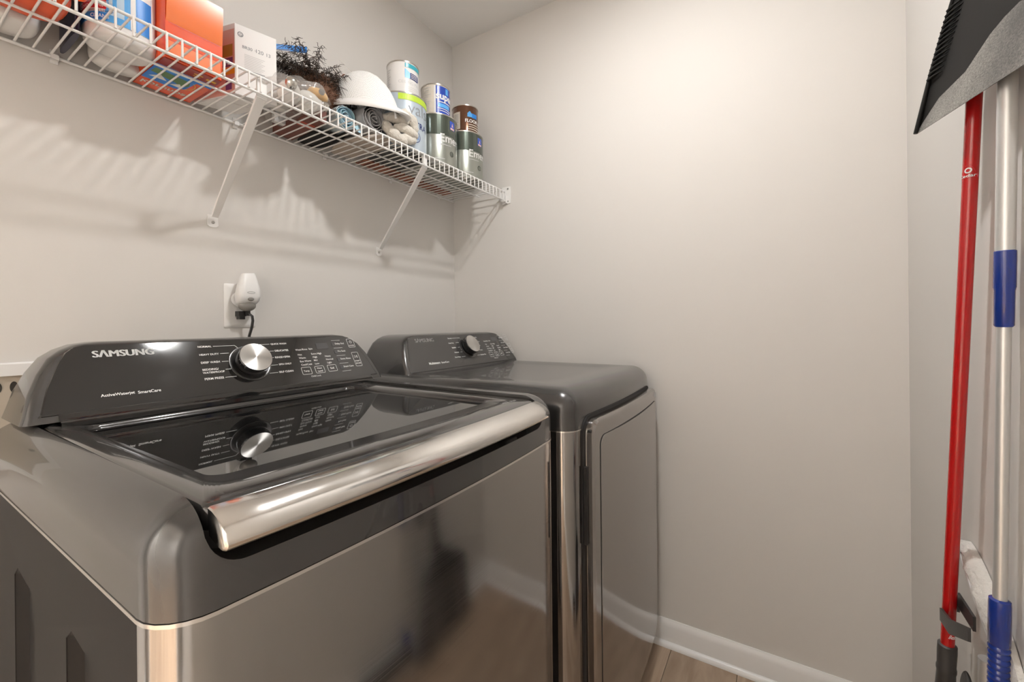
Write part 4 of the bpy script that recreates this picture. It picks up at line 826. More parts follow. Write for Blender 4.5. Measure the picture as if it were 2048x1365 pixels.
# ------------------------------------------------------------------ soft goods in the middle of the shelf
def build_soft():
    rnd = random.Random(7)
    # zipper bag with blue slider standing behind the bulb carton
    t = thing('zipper_bag', 'clear zipper bag with a blue closing strip leaning behind the bulb carton', 'bag', (-0.86, 0.10, ZD))
    obj('zip_strip', M().loft([[(-0.905, 0.090, 1.914), (-0.905, 0.0925, 1.914), (-0.905, 0.0925, 1.929), (-0.905, 0.090, 1.929)], [(-0.797, 0.096, 1.956), (-0.797, 0.0985, 1.956), (-0.797, 0.0985, 1.975), (-0.797, 0.096, 1.975)]]), 'zip_blue', t, smooth=None)
    rings = []
    for k, (z, wd, th) in enumerate(((ZD + 0.002, 0.10, 0.03), (ZD + 0.05, 0.13, 0.05), (ZD + 0.11, 0.125, 0.04), (ZD + 0.17, 0.11, 0.018), (1.942, 0.105, 0.003))):
        rings.append([(-0.868 + (0.016 if k == 4 else 0) + wd / 2 * 0.8 * math.cos(a) * (1 + rnd.uniform(-0.05, 0.05)), 0.080 + (0.014 if k == 4 else 0) + th * 0.6 / 2 * math.sin(a) + 0.004 * rnd.uniform(-1, 1), z + (0.020 * math.cos(a) - 0.004 if k == 4 else 0)) for a in [2 * PI * i / 20 for i in range(20)]])
    obj('bag_film', M().loft(rings), 'clear_film', t, smooth=60)
    t = thing('small_carton', 'small red and white carton inside the clear zipper bag', 'carton', (-0.85, 0.1, ZD))
    obj('carton_body', M().box(-0.893, -0.836, 0.076, 0.092, ZD + 0.003, ZD + 0.118), 'carton_white', t, smooth=None, bevel=0.001)
    obj('carton_stripe', M().box(-0.8935, -0.8355, 0.0755, 0.0925, ZD + 0.05, ZD + 0.085), 'carton_red', t, smooth=None)
    # clear bag with bulbs in front
    t = thing('plastic_bag', 'crumpled clear plastic bag of light bulbs behind the shelf lip', 'bag', (-0.90, 0.2, ZD))
    m = M(); n = 26; rings = []
    for k in range(9):
        th = PI * (k + 0.5) / 9; s = math.sin(th); z = ZD + 0.042 - 0.040 * math.cos(th)
        rings.append([(-0.885 + 0.082 * s * math.cos(a) * (1 + 0.10 * math.sin(5 * a + k)), 0.185 + 0.085 * s * math.sin(a) * (1 + 0.10 * math.cos(4 * a - k)), max(ZD + 0.001, z + 0.008 * math.sin(3 * a + 2 * k))) for a in [2 * PI * i / n for i in range(n)]])
    obj('bag_film', m.loft(rings), 'clear_film', t, smooth=70)
    for i, (x, d, z, ax) in enumerate(((-0.915, 0.150, ZD + 0.031, (0.3, -1, 0.05)), (-0.865, 0.215, ZD + 0.031, (1, 0.4, 0.0)), (-0.928, 0.225, ZD + 0.031, (-0.4, 0.9, 0.1)))):
        b = thing('light_bulb', ('frosted light bulb in the clear bag, nearest the wall', 'frosted light bulb in the clear bag, nearest the duster', 'frosted light bulb in the clear bag, nearest the bulb carton')[i], 'light bulb', (x, d, ZD), 'bulbs in the clear bag')
        obj('glass', M().lathe([(0.004, -0.036), (0.018, -0.032), (0.027, -0.020), (0.029, -0.005), (0.024, 0.010), (0.015, 0.022), (0.0125, 0.030)], (x, d, z), ax, 20), 'bulb_glass', b, smooth=60)
        p = Vector((x, d, z)); a = Vector(ax).normalized()
        obj('screw_base', M().lathe([(0.0125, 0.028)] + [(0.0125 if k % 2 else 0.0138, 0.031 + 0.002 * k) for k in range(8)] + [(0.009, 0.048), (0.004, 0.051)], (x, d, z), ax, 16), 'can_steel', b, smooth=60)
    tag(obj('amber_bottle_cap', M().lathe([(0.002, 0.0), (0.024, 0.002), (0.029, 0.010), (0.027, 0.022), (0.015, 0.030), (0.004, 0.033)], (-0.832, 0.192, ZD + 0.058), (0.3, 0.1, 1), 20), 'amber', smooth=60), 'yellow amber domed cap on the clear bag beside the duster', 'cap')
    # feather duster
    t = thing('feather_duster', 'dark brown feather duster with curling wispy plumes behind the white mesh cap', 'duster', (-0.78, 0.10, ZD))
    core = Vector((-0.797, 0.128, 1.812))
    obj('duster_core', M().ball(core, 0.075, 0.058, 0.060, 20, 12, 0.10, rnd), 'feather_brown', t, smooth=80)
    m = M()
    for k in range(34):                               # each plume: a curved quill with soft drooping barbs
        a = rnd.uniform(0, 2 * PI); e = rnd.uniform(0.05, 1.35)
        dr = Vector((math.cos(a) * math.cos(e), math.sin(a) * math.cos(e) * 0.5, math.sin(e))).normalized(); L = rnd.uniform(0.055, 0.12)
        side = Vector((math.copysign(1, dr.x) * rnd.uniform(0.2, 1), rnd.uniform(-0.4, 0.4), rnd.uniform(-0.7, -0.1))).normalized()
        p0 = core + Vector((dr.x * 0.050, dr.y * 0.040, dr.z * 0.042)); q = []
        for j in range(9):
            s_ = j / 8; v = p0 + dr * (L * s_) + side * (0.055 * s_ ** 2.2); v.y = max(0.014, v.y); v.z = max(v.z, ZD + 0.005); q.append(v)
        m.tube(q, [0.0013 * (1 - 0.09 * j) for j in range(9)], 3, caps=False)
        for j in range(64):
            s_ = rnd.uniform(0.05, 1.0) * 7.99; i = int(s_); b0 = q[i].lerp(q[i + 1], s_ - i); tg = (q[i + 1] - q[i]).normalized()
            sd = tg.cross(Vector((rnd.uniform(-1, 1), rnd.uniform(-1, 1), rnd.uniform(-1, 1)))).normalized(); bl = rnd.uniform(0.012, 0.034)
            pts = []
            for n_ in range(5):
                u_ = n_ / 4; v = b0 + (sd * 0.75 + tg * 0.6) * (bl * u_) + Vector((0, 0, -0.55)) * (bl * u_ * u_) + sd.cross(tg) * (0.004 * math.sin(5 * u_ + j)); v.y = max(0.010, v.y); v.z = max(v.z, ZD + 0.003); pts.append(v)
            m.tube(pts, [0.0008, 0.0008, 0.0007, 0.0006, 0.0003], 3, caps=False)
    fo = obj('plumes', m, 'feather_dark', t, smooth=None, weld=False); fo['kind'] = 'stuff'; m = M()
    for k in range(1500):                              # short fuzz over the body
        a = rnd.uniform(0, 2 * PI); e = rnd.uniform(-0.6, 1.5); dr = Vector((math.cos(a) * math.cos(e), math.sin(a) * math.cos(e), math.sin(e)))
        b0 = core + Vector((dr.x * 0.072, dr.y * 0.056, dr.z * 0.058)); sd = Vector((rnd.uniform(-1, 1), rnd.uniform(-0.6, 0.6), rnd.uniform(-1, 0.6))); pts = []
        for n_ in range(4):
            u_ = n_ / 3; v = b0 + dr * (0.018 * u_) + sd * (0.014 * u_ * u_); v.y = max(0.010, v.y); v.z = max(v.z, ZD + 0.003); pts.append(v)
        m.tube(pts, [0.0009, 0.0008, 0.0006, 0.0003], 3, caps=False)
    fo = obj('body_fuzz', m, 'feather_brown', t, smooth=None, weld=False); fo['kind'] = 'stuff'
    obj('handle', M().tube([(-0.80, 0.13, 1.80), (-0.82, 0.20, 1.79), (-0.835, 0.225, 1.785)], 0.008, 10), 'black_plastic', t, smooth=60)
    # brown carton and black pouch underneath
    an = math.radians(-8)
    t = thing('brown_carton', 'low dark brown and red carton lying under the clear bag', 'carton', (-0.83, 0.1, ZD))
    obj('carton_body', M().loft([[(-0.858, 0.016, z), (-0.795, 0.012, z), (-0.802, 0.198, z), (-0.866, 0.192, z)] for z in (ZD, ZD + 0.052)]), 'carton_brown', t, smooth=None, bevel=0.001, seg=1)
    obj('carton_print', M().loft([[(-0.852, 0.130, z), (-0.812, 0.132, z), (-0.812, 0.160, z), (-0.853, 0.158, z)] for z in (ZD - 0.0006, ZD + 0.0)]), 'carton_red', t, smooth=None)
    tag(obj('black_pouch', M().loft([sq_ring(-0.750, 0.085, 0.042, 0.068, ZD, 3.5), sq_ring(-0.750, 0.085, 0.044, 0.072, ZD + 0.003, 3.5), sq_ring(-0.750, 0.085, 0.043, 0.070, ZD + 0.006, 3), sq_ring(-0.750, 0.085, 0.038, 0.062, ZD + 0.0083, 2.5)]), 'black_cloth', smooth=60), 'flat black fabric pouch lying under the pale blue bag roll', 'pouch')
    # plastic bag rolls, lying front to back
    def roll(name, label, cx, d0, d1, cz, r, body, spiral, n=3.6):
        t = thing(name, label, 'bag roll', (cx, (d0 + d1) / 2, cz - r), 'rolls of plastic bags')
        nn = 30; wob = [1 + 0.03 * math.sin(3 * k) + rnd.uniform(-0.02, 0.02) for k in range(nn)]
        rg = lambda d, s, e=0.0: [(cx + r * s * wob[k] * math.cos(2 * PI * k / nn), d + e * math.sin(5 * 2 * PI * k / nn), cz + r * s * wob[k] * math.sin(2 * PI * k / nn)) for k in range(nn)]
        obj('roll_body', M().loft([rg(d0, 0.9), rg(d0 + 0.004, 1.0), rg((d0 + d1) / 2, 1.0), rg(d1 - 0.002, 1.0, 0.001), rg(d1 - 0.002, 0.955, 0.001), rg(d1 - 0.018, 0.95, 0.0)]), body, t, smooth=50)
        m = M(); seg = 70
        inner = []; outer = []
        for k in range(seg + 1):
            u = k / seg; a = 2 * PI * n * u; rr = r * (0.14 + 0.83 * u) * (1 + 0.05 * math.sin(2.3 * a)); e = d1 + 0.004 * math.sin(1.7 * a) + 0.002
            outer.append((cx + rr * math.cos(a), e, cz + rr * math.sin(a))); inner.append((cx + rr * math.cos(a), d1 - 0.017, cz + rr * math.sin(a)))
        th = r * 0.055
        inn2 = [(cx + (p[0] - cx) * (1 - th / max(0.003, math.hypot(p[0] - cx, p[2] - cz))), p[1], cz + (p[2] - cz) * (1 - th / max(0.003, math.hypot(p[0] - cx, p[2] - cz)))) for p in outer]
        m.loft([inner, outer, inn2, [(q[0], p[1], q[2]) for p, q in zip(inner, inn2)]], False, False, closed=False)
        obj('wound_layers', m, spiral, t, smooth=60)
        obj('roll_core', M().lathe([(0.0005, 0.0), (r * 0.945, 0.0)], (cx, d1 - 0.0165, cz), (0, 1, 0), 24, caps=False), 'bag_grey_dark' if spiral == 'bag_grey' else 'label_teal', t)
        return t
    t1 = roll('bag_roll', 'pale blue roll of plastic bags lying under the mesh cap brim', -0.742, 0.035, 0.205, ZD + 0.0085 + 0.0345, 0.034, 'bag_blue_pale', 'bag_blue')
    t2 = roll('bag_roll', 'grey roll of trash bags lying beside the pale blue roll', -0.668, 0.06, 0.242, ZD + 0.0165 + 0.0415, 0.041, 'bag_grey', 'bag_grey', 4.2)
    obj('loose_end', M().loft([[(-0.722, 0.207, ZD + 0.032), (-0.708, 0.214, ZD + 0.030), (-0.700, 0.21, ZD + 0.034)], [(-0.716, 0.212, ZD + 0.020), (-0.704, 0.218, ZD + 0.017), (-0.697, 0.214, ZD + 0.022)], [(-0.714, 0.222, ZD + 0.006), (-0.706, 0.226, ZD + 0.003), (-0.700, 0.221, ZD + 0.008)]], False, False, closed=False), 'bag_blue', t1, smooth=60)
    # beige cloth heap
    m = M(); rings = []; n = 34
    for k in range(8):
        th = PI / 2 * k / 7; s = math.cos(th) ** 0.6; z = ZD + 0.0125 * math.sin(th)
        rings.append([(-0.645 + 0.058 * s * math.cos(a) * (1 + 0.10 * math.sin(4 * a + 0.7 * k)), 0.148 + 0.125 * s * math.sin(a) * (1 + 0.08 * math.sin(5 * a - k)), max(ZD + 0.0005, z + 0.0028 * math.sin(7 * a + 2 * k) * (1 if k else 0))) for a in [2 * PI * i / n for i in range(n)]])
    tag(obj('beige_cloth', m.loft(rings), 'cloth_beige', smooth=70), 'crumpled beige cloth on the shelf wires under the grey bag roll', 'cloth')
    # cream chenille cloth: fat soft folds in front of the pale blue can
    t = thing('cream_cloth', 'cream fluffy cloth with fat soft folds in front of the pale blue can', 'cloth', (-0.56, 0.24, ZD))
    for pts, r in (([(-0.628, 0.235, ZD + 0.080), (-0.600, 0.250, ZD + 0.088), (-0.575, 0.258, ZD + 0.084), (-0.553, 0.262, ZD + 0.092)], [0.012, 0.018, 0.018, 0.016]),
                   ([(-0.590, 0.245, ZD + 0.098), (-0.560, 0.262, ZD + 0.112), (-0.535, 0.272, ZD + 0.096), (-0.527, 0.275, ZD + 0.068)], [0.012, 0.017, 0.016, 0.013]),
                   ([(-0.600, 0.262, ZD + 0.052), (-0.575, 0.273, ZD + 0.058), (-0.552, 0.278, ZD + 0.050), (-0.532, 0.279, ZD + 0.046)], [0.011, 0.016, 0.017, 0.013]),
                   ([(-0.575, 0.272, ZD + 0.030), (-0.553, 0.276, ZD + 0.024), (-0.535, 0.277, ZD + 0.030)], [0.011, 0.014, 0.011]),
                   ([(-0.628, 0.245, ZD + 0.055), (-0.600, 0.262, ZD + 0.022), (-0.570, 0.268, ZD + 0.018)], [0.016, 0.020, 0.016])):
        P = []; R = []
        for i in range(len(pts) - 1):
            for j in range(5): s = j / 5; P.append(tuple(Vector(pts[i]).lerp(Vector(pts[i + 1]), s))); R.append(r[i] * (1 - s) + r[i + 1] * s)
        P.append(pts[-1]); R.append(r[-1]); R = [q * (1 + rnd.uniform(-0.10, 0.10)) for q in R]
        P = [tuple(Vector(P[0]) - (Vector(P[1]) - Vector(P[0])).normalized() * R[0] * 0.7)] + P + [tuple(Vector(P[-1]) + (Vector(P[-1]) - Vector(P[-2])).normalized() * R[-1] * 0.7)]
        R = [R[0] * 0.45] + R + [R[-1] * 0.45]
        obj('soft_fold', M().tube(P, R, 14), 'fluff_cream', t, smooth=80)
    # white mesh cap: dome, narrow rolled brim, limp lower cloth
    t = thing('mesh_cap', 'white mesh cap with a floppy rolled brim resting on the bag rolls', 'cap', (-0.66, 0.14, 1.80))
    c0 = Vector((-0.665, 0.178, 1.828)); ax = Vector((0.06, -0.04, 1)).normalized(); a_ = Vector((0.531, 0.847, 0)) * 1.13; b_ = Vector((0.847, -0.531, 0)) * 0.70
    def ringc(r, h, ry=None, wav=0.0):
        ry = ry or r; P = []
        for k in range(44):
            an = 2 * PI * k / 44; rr = 1 + wav * math.sin(3 * an + 0.6); p = c0 + a_ * (r * rr * math.cos(an)) + b_ * (ry * rr * math.sin(an)) + ax * (h + wav * 0.12 * math.sin(2 * an))
            P.append((p.x, max(0.012, p.y), p.z))
        return P
    dome = [ringc(0.104, -0.016), ringc(0.099, 0.004, wav=0.012), ringc(0.091, 0.026, wav=0.022), ringc(0.079, 0.052, wav=0.03), ringc(0.065, 0.076, wav=0.03), ringc(0.049, 0.095), ringc(0.032, 0.107), ringc(0.015, 0.113), ringc(0.003, 0.114)]
    obj('dome', M().loft(dome, False, True), 'mesh_cloth', t, smooth=70)
    brim = [ringc(0.104, -0.010), ringc(0.117, -0.016, 0.112, 0.02), ringc(0.130, -0.024, 0.118, 0.03), ringc(0.136, -0.033, 0.121, 0.03), ringc(0.131, -0.037, 0.117, 0.03), ringc(0.115, -0.026, 0.109, 0.02), ringc(0.103, -0.016)]
    obj('brim', M().loft(brim, False, False), 'carton_white', t, smooth=70)
    # limp cloth hanging from the crown behind the rolls
    rows = []
    for j, (dz, dd) in enumerate(((0.0, 0.0), (-0.03, -0.012), (-0.07, -0.02), (-0.105, -0.012), (-0.122, 0.02))):
        rows.append([(-0.660 + 0.070 * math.cos(q) , max(0.012, 0.115 + 0.055 * math.sin(q) + dd * 0.3 + 0.006 * math.sin(7 * q + j)), max(ZD + 0.090, 1.815 + dz)) for q in [PI * 1.02 + PI * 0.96 * i / 24 for i in range(25)]])
    obj('crown_lining', M().loft(rows, False, False, closed=False), 'label_white', t, smooth=70)
    obj('zip_pull', M().tube([(-0.630, 0.290, 1.800), (-0.629, 0.292, 1.790), (-0.628, 0.293, 1.776)], [0.002, 0.0028, 0.0034], 8), 'white_plastic', t, smooth=60)
    # clear packet with orange tips behind the cap
    t = thing('clear_packet', 'clear cellophane packet with orange tips standing behind the mesh cap', 'packet', (-0.60, 0.04, ZD))
    obj('packet_film', M().loft([[(-0.65, 0.030, ZD), (-0.55, 0.030, ZD), (-0.55, 0.055, ZD), (-0.65, 0.055, ZD)], [(-0.645, 0.034, 1.98), (-0.548, 0.036, 1.99), (-0.55, 0.046, 1.985), (-0.64, 0.044, 1.99)], [(-0.64, 0.038, 2.035), (-0.57, 0.040, 2.012), (-0.57, 0.042, 2.012), (-0.64, 0.040, 2.035)]]), 'clear_film', t, smooth=40)
    for x in (-0.628, -0.592): obj('orange_tip', M().lathe([(0.004, 0.0), (0.010, 0.004), (0.010, 0.026), (0.006, 0.034)], (x, 0.042, 1.958), (0.1, 0, 1), 12), 'rust_orange', t, smooth=50)
    # flat things lying under the cans' left end: black tray, rust slatted mat, white sheet
    t = thing('black_tray', 'flat black tray lying on the wires under the pale blue paint can', 'tray', (-0.49, 0.15, ZD))
    L = lambda e, z: [(x, y, z) for x, y in rr2(-0.575 + e, -0.424 - e, 0.085 + e, 0.252 - e, 0.010, 3)]
    obj('tray_base', M().loft([L(0.004, ZD), L(0.0, ZD + 0.0015), L(0.0, ZD + 0.0030)]), 'black_plastic', t, smooth=None)
    tag(obj('paper_sheet', M().loft([[(-0.520, 0.150, z), (-0.400, 0.130, z), (-0.392, 0.274, z), (-0.512, 0.280, z)] for z in (ZD + 0.0032, ZD + 0.0042)]), 'carton_white', smooth=None), 'white folded paper sticking out under the pale blue paint can', 'paper')
    t = thing('ribbed_strip', 'rust-orange ribbed strip lying along the wall under the paint cans', 'strip', (-0.33, 0.045, ZD))
    obj('strip_base', M().box(-0.565, -0.10, 0.020, 0.072, ZD, ZD + 0.003), 'rust_orange', t, smooth=None)
    for k in range(22): obj('rib', M().box(-0.556 + k * 0.0208, -0.546 + k * 0.0208, 0.018, 0.074, ZD + 0.0030, ZD + 0.0065), ('rust_orange', 'carton_brown')[k % 2], t, smooth=None)
    for k in range(22): obj('dark_slot', M().box(-0.560 + k * 0.0208, -0.553 + k * 0.0208, 0.028, 0.064, ZD - 0.0006, ZD - 0.0001), 'carton_brown', t, smooth=None)
build_soft()

# ------------------------------------------------------------------ wall plate, plug-in, cord, washer box
def build_wall_bits():
    t = thing('wall_outlet', 'white wall outlet plate above the washing machine', 'outlet', (-0.947, 0, 1.192))
    x0, x1, z0, z1 = -0.9885, -0.9055, 1.131, 1.254
    L = lambda e, d: [(a, d, b) for a, b in rr2(x0 + e, x1 - e, z0 + e, z1 - e, 0.004, 3)]
    obj('cover_plate', M().loft([L(0, 0.0), L(0, 0.002), L(0.005, 0.0058), L(0.012, 0.0068)]), 'warm_plastic', t, smooth=35)
    for zc in (1.215, 1.1695):
        obj('socket_face', M().loft([[(-0.947 + a, d, zc + b) for a, b in rr2(-0.017, 0.017, -0.0145, 0.0145, 0.010, 5)] for d in (0.005, 0.0085)]), 'white_plastic', t, smooth=40)
    # plug-in air freshener
    t = thing('air_freshener', 'white plug-in air freshener with oval emblem in the upper socket', 'air freshener', (-0.945, 0.03, 1.19))
    prof = [(1.1925, 0.016, 0.012, 0.030), (1.197, 0.024, 0.016, 0.046), (1.205, 0.0285, 0.017, 0.054), (1.220, 0.0305, 0.018, 0.058), (1.240, 0.0285, 0.020, 0.056), (1.262, 0.0235, 0.022, 0.050), (1.278, 0.0185, 0.024, 0.043), (1.283, 0.016, 0.026, 0.040)]
    rings = []
    for z, hw, d0, d1 in prof:
        rings.append([(-0.945 + p[0] + (z - 1.19) * 0.05, p[1], z + (0.10 * p[0] if z > 1.27 else 0)) for p in rr2(-hw, hw, d0, d1, min(hw, (d1 - d0) / 2) * 0.75, 6)])
    obj('freshener_body', M().loft(rings), 'white_plastic', t, smooth=50)
    obj('oil_bulb', M().ball((-0.945, 0.036, 1.192), 0.023, 0.016, 0.016, 16, 10), 'clear_grey', t, smooth=80)
    obj('plug_disc', M().lathe([(0.017, 0.0088), (0.021, 0.010), (0.021, 0.0175), (0.016, 0.019)], (-0.953, 0, 1.2105), (0, 1, 0), 24), 'white_plastic', t, smooth=40)
    d = Decal(lambda a, b: (-0.9445 + a, -(0.0590 + 0.0 * b), 1.2275 + b))
    m = M(); n = 24
    for k in range(n):
        an = 2 * PI * k / n; an2 = 2 * PI * (k + 1) / n
        d.m.add([d.f(0.0105 * math.cos(q) * s, 0.0033 * math.sin(q) * s2) for q, s, s2 in ((an, 1, 1), (an2, 1, 1), (an2, 0.88, 0.62), (an, 0.88, 0.62))], [(0, 1, 2, 3)])
    d.done('emblem', 'print_grey', t)
    obj('front_dimple', M().ball((-0.9445, 0.0562, 1.2095), 0.0085, 0.0035, 0.0052, 16, 8), 'clear_grey', t, smooth=80)
    # black plug and cord
    t = thing('power_cord', 'black plug in the lower socket with cord running down behind the washing machine', 'power cord', (-0.948, 0.02, 1.165))
    obj('plug', M().box(-0.9635, -0.944, 0.0088, 0.030, 1.1625, 1.1765).box(-0.960, -0.9455, 0.0088, 0.026, 1.154, 1.1655).box(-0.949, -0.936, 0.018, 0.036, 1.164, 1.1775), 'black_plastic', t, smooth=None, weld=False)
    pts = [(-0.939, 0.034, 1.170), (-0.9335, 0.040, 1.163), (-0.933, 0.042, 1.150), (-0.936, 0.043, 1.132), (-0.942, 0.042, 1.110), (-0.948, 0.040, 1.08), (-0.95, 0.05, 0.9), (-0.95, 0.06, 0.7)]
    for o in (-0.0018, 0.0018): obj('cord', M().tube([(p[0] + o, p[1], p[2]) for p in pts], 0.0021, 8), 'black_plastic', t, smooth=60)
    # washer supply box, left of the console
    t = thing('supply_box', 'white washing machine supply box on the wall left of the washer', 'supply box', (-1.46, 0.0, 0.95))
    x0, x1, z0, z1 = -1.575, -1.318, 0.86, 1.067
    outer = [(a, b) for a, b in rr2(x0, x1, z0, z1, 0.006, 3)]; inner = [(a, b) for a, b in rr2(x0 + 0.026, x1 - 0.026, z0 + 0.026, z1 - 0.026, 0.004, 3)]
    obj('frame', M().loft([[(a, 0.0, b) for a, b in outer], [(a, 0.010, b) for a, b in outer], [(a, 0.012, b) for a, b in rr2(x0 + 0.003, x1 - 0.003, z0 + 0.003, z1 - 0.003, 0.005, 3)], [(a, 0.012, b) for a, b in inner], [(a, 0.002, b) for a, b in inner]], False, False), 'trim_white', t, smooth=30)
    obj('box_back', M().box(x0 + 0.02, x1 - 0.02, 0.0, 0.003, z0 + 0.02, z1 - 0.02), 'box_tan', t, smooth=None)
    for x in (-1.392, -1.371, -1.413, -1.50): obj('knockout', M().lathe([(0.0055, 0.0), (0.0055, 0.0012)], (x, 0.003, 1.018), (0, 1, 0), 16).xf(Matrix.Translation((0, 0, 1.018)) @ Matrix.Diagonal((1, 1, 2.0, 1)) @ Matrix.Translation((0, 0, -1.018))), 'hole_dark', t)
build_wall_bits()

# ================================================================== BROOMS AND DUSTPAN ON THE RIGHT
def build_mops():
    rnd = random.Random(11)
    # red broom
    t = thing('broom', 'red-handled broom with dark grey socket leaning against the right-hand wall', 'broom', (-0.41, 1.5, 0))
    a = Vector((-0.5935, 1.572, 1.66)); b = Vector((-0.4635, 1.558, 0.5294)); d = (b - a).normalized()
    foot = b + d * 0.30
    obj('handle', M().tube([a, a + d * 0.4, b, b + d * 0.10], 0.0099, 24), 'red_pole', t, smooth=60)
    obj('handle_cap', M().lathe([(0.0095, 0.0), (0.0108, 0.004), (0.0108, 0.03), (0.006, 0.038), (0.0, 0.040)], a + d * 0.01, -d, 20), 'black_plastic', t, smooth=50)
    s = obj('socket', M().lathe([(0.0105, -0.004), (0.0135, -0.002), (0.0138, 0.012), (0.0132, 0.040), (0.0142, 0.044), (0.0142, 0.050), (0.0132, 0.054), (0.016, 0.13), (0.022, 0.20)], b + d * 0.003, d, 24), 'grey_plastic', t, smooth=40)
    hx, hy = foot.x, foot.y - 0.012; hz = b.z + d.z * 0.2
    # broom head: flared block with bristles down to the floor
    rings = [sq_ring(hx + 0.035 * k, hy, 0.03 + 0.11 * k, 0.022, hz - 0.075 * k, 3) for k in (0, 0.3, 0.7, 1.0)]
    obj('head', M().loft(rings), 'grey_plastic', t, smooth=50)
    m = M()
    for k in range(260):
        u = rnd.uniform(-1, 1); v = rnd.uniform(-1, 1); x = hx + 0.035 + 0.132 * u; y = hy + 0.016 * v
        m.tube([(x, y, hz - 0.07), (x + 0.02 * u, y + 0.002 * v, hz - 0.16), (x + 0.045 * u + rnd.uniform(-0.004, 0.004), y + 0.006 * v - 0.004, max(0.004, 0.004 + rnd.uniform(0, 0.01)))], [0.0022, 0.002, 0.0016], 3, caps=True)
    bo = obj('bristles', m, 'bristle_black', t, smooth=None, weld=False); bo['kind'] = 'stuff'
    # print on the handle
    dirs = Vector((-0.79, -0.62))
    def hm(aa, bb):
        p = a + d * (1 * (a.z - bb) / -d.z if False else (a.z - bb) / (-d.z)); r = 0.0103; an = math.atan2(-0.29 + 0.0, -1.0) + aa / 0.0099
        return (p.x + r * math.cos(an), -p.y + r * math.sin(an), p.z)
    an0 = math.degrees(math.atan2((1.56 - 1.29965) * 1.0, -(-0.55 + 1.565)))
    def hm(aa, bb):
        p = a + d * ((a.z - bb) / (-d.z)); an = math.atan2(-1.29965 + p.y, -1.56524 - p.x); an += aa / 0.0099
        return (p.x + 0.0103 * math.cos(an), -p.y + 0.0103 * math.sin(an), p.z)
    dc = Decal(hm)
    dc.poly([(-0.0125, 1.366), (0.0095, 1.366), (0.0105, 1.370), (0.004, 1.380), (0.0, 1.387), (-0.006, 1.387), (-0.0125, 1.378)]).done('brand_patch', 'label_red', t)
    dc = Decal(lambda p, q: tuple(Vector(hm(p, q)) + Vector((-0.0003, 0.0001, 0)))); dc.text('O', -0.0075, 1.3745, height=0.0085, fat=0.03).text('Cedar', -0.0160, 1.3680, width=0.0235, height=0.0048, fat=0.02).done('brand_lettering', 'print_white', t)
    dc = Decal(lambda p, q: tuple(Vector(hm(p, q)) + Vector((-0.0002, 0.0, 0)))); dc.text('Best', 0.0005, 0.5465, width=0.0105, height=0.0075, shear=0.3).done('script_lettering', 'print_white', t)
    # silver telescopic mop pole with blue lock and grip
    t = thing('mop', 'silver telescopic mop with blue twist lock and ribbed blue grip beside the red broom', 'mop', (-0.64, 1.57, 0))
    a = Vector((-0.6685, 1.5785, 1.505)); b = Vector((-0.6240, 1.5765, 0.5947)); d = (b - a).normalized(); at = lambda z: a + d * ((z - a.z) / d.z)
    obj('upper_tube', M().tube([a, at(1.19)], 0.0106, 24), 'alu_pole', t, smooth=60)
    obj('lower_tube', M().tube([at(1.20), at(0.66)], 0.0079, 24), 'alu_pole', t, smooth=60)
    obj('twist_lock', M().lathe([(0.0107, -0.001), (0.0118, 0.0), (0.0118, 0.0525), (0.0112, 0.0545), (0.0112, 0.0555), (0.0108, 0.057), (0.0106, 0.108), (0.0090, 0.1105)], at(1.2325), d, 32), 'blue_plastic', t, smooth=35)
    g = [(0.0085, 0.0), (0.0118, 0.002), (0.0123, 0.008), (0.0123, 0.070)]
    for k in range(16): g += [(0.0108, 0.0725 + k * 0.009), (0.0124, 0.0755 + k * 0.009), (0.0124, 0.0785 + k * 0.009)]
    g += [(0.011, 0.225), (0.009, 0.235)]
    obj('grip', M().lathe(g, at(0.712), d, 32), 'blue_plastic', t, smooth=50)
    obj('stem', M().tube([at(0.49), at(0.12)], 0.0085, 16), 'alu_pole', t, smooth=60)
    f = at(0.10)
    obj('mop_joint', M().lathe([(0.012, 0.0), (0.016, 0.01), (0.016, 0.03), (0.010, 0.05)], (f.x, f.y, 0.085), (0, 0, 1), 16), 'blue_plastic', t, smooth=40)
    obj('mop_plate', M().loft([[(f.x + p, f.y - 0.0 + q, z) for p, q in rr2(-0.226, 0.002, -0.055, 0.008, 0.02, 5)] for z in (0.07, 0.088)]), 'grey_plastic', t, smooth=40)
    m = M()
    for k in range(300):
        u = rnd.uniform(-1, 1); v = rnd.uniform(-1, 1); m.tube([(f.x - 0.114 + 0.100 * u, f.y - 0.022 + 0.03 * v, 0.072), (f.x - 0.116 + 0.104 * u, f.y - 0.022 + 0.032 * v, 0.03 + rnd.uniform(0, 0.015)), (f.x - 0.116 + 0.106 * u, f.y - 0.022 + 0.032 * v, 0.006)], [0.006, 0.007, 0.005], 5)
    mo = obj('mop_strands', m, 'cloth_beige', t, smooth=60, weld=False); mo['kind'] = 'stuff'
    # white chenille pad on its holder, standing on end between the two poles
    t = thing('chenille_pad', 'white fluffy chenille mop pad standing upright behind the red broom', 'mop pad', (-0.53, 1.575, 0.5))
    A = Vector((-0.425, 1.588, 0.715)); B = Vector((-0.705, 1.588, 0.545)); ln = (B - A); L = ln.length; e1 = ln / L; e2 = Vector((0, 0, 1)) - e1 * e1.z; e2.normalize()
    # slab outline in the wall plane: slanted lower edge, rounded upper edge
    out = []
    for k in range(25):
        s = k / 24; out.append((s, 0.052 * math.sin(PI * min(1, s * 1.0)) ** 0.55))
    m = M(); rows = []
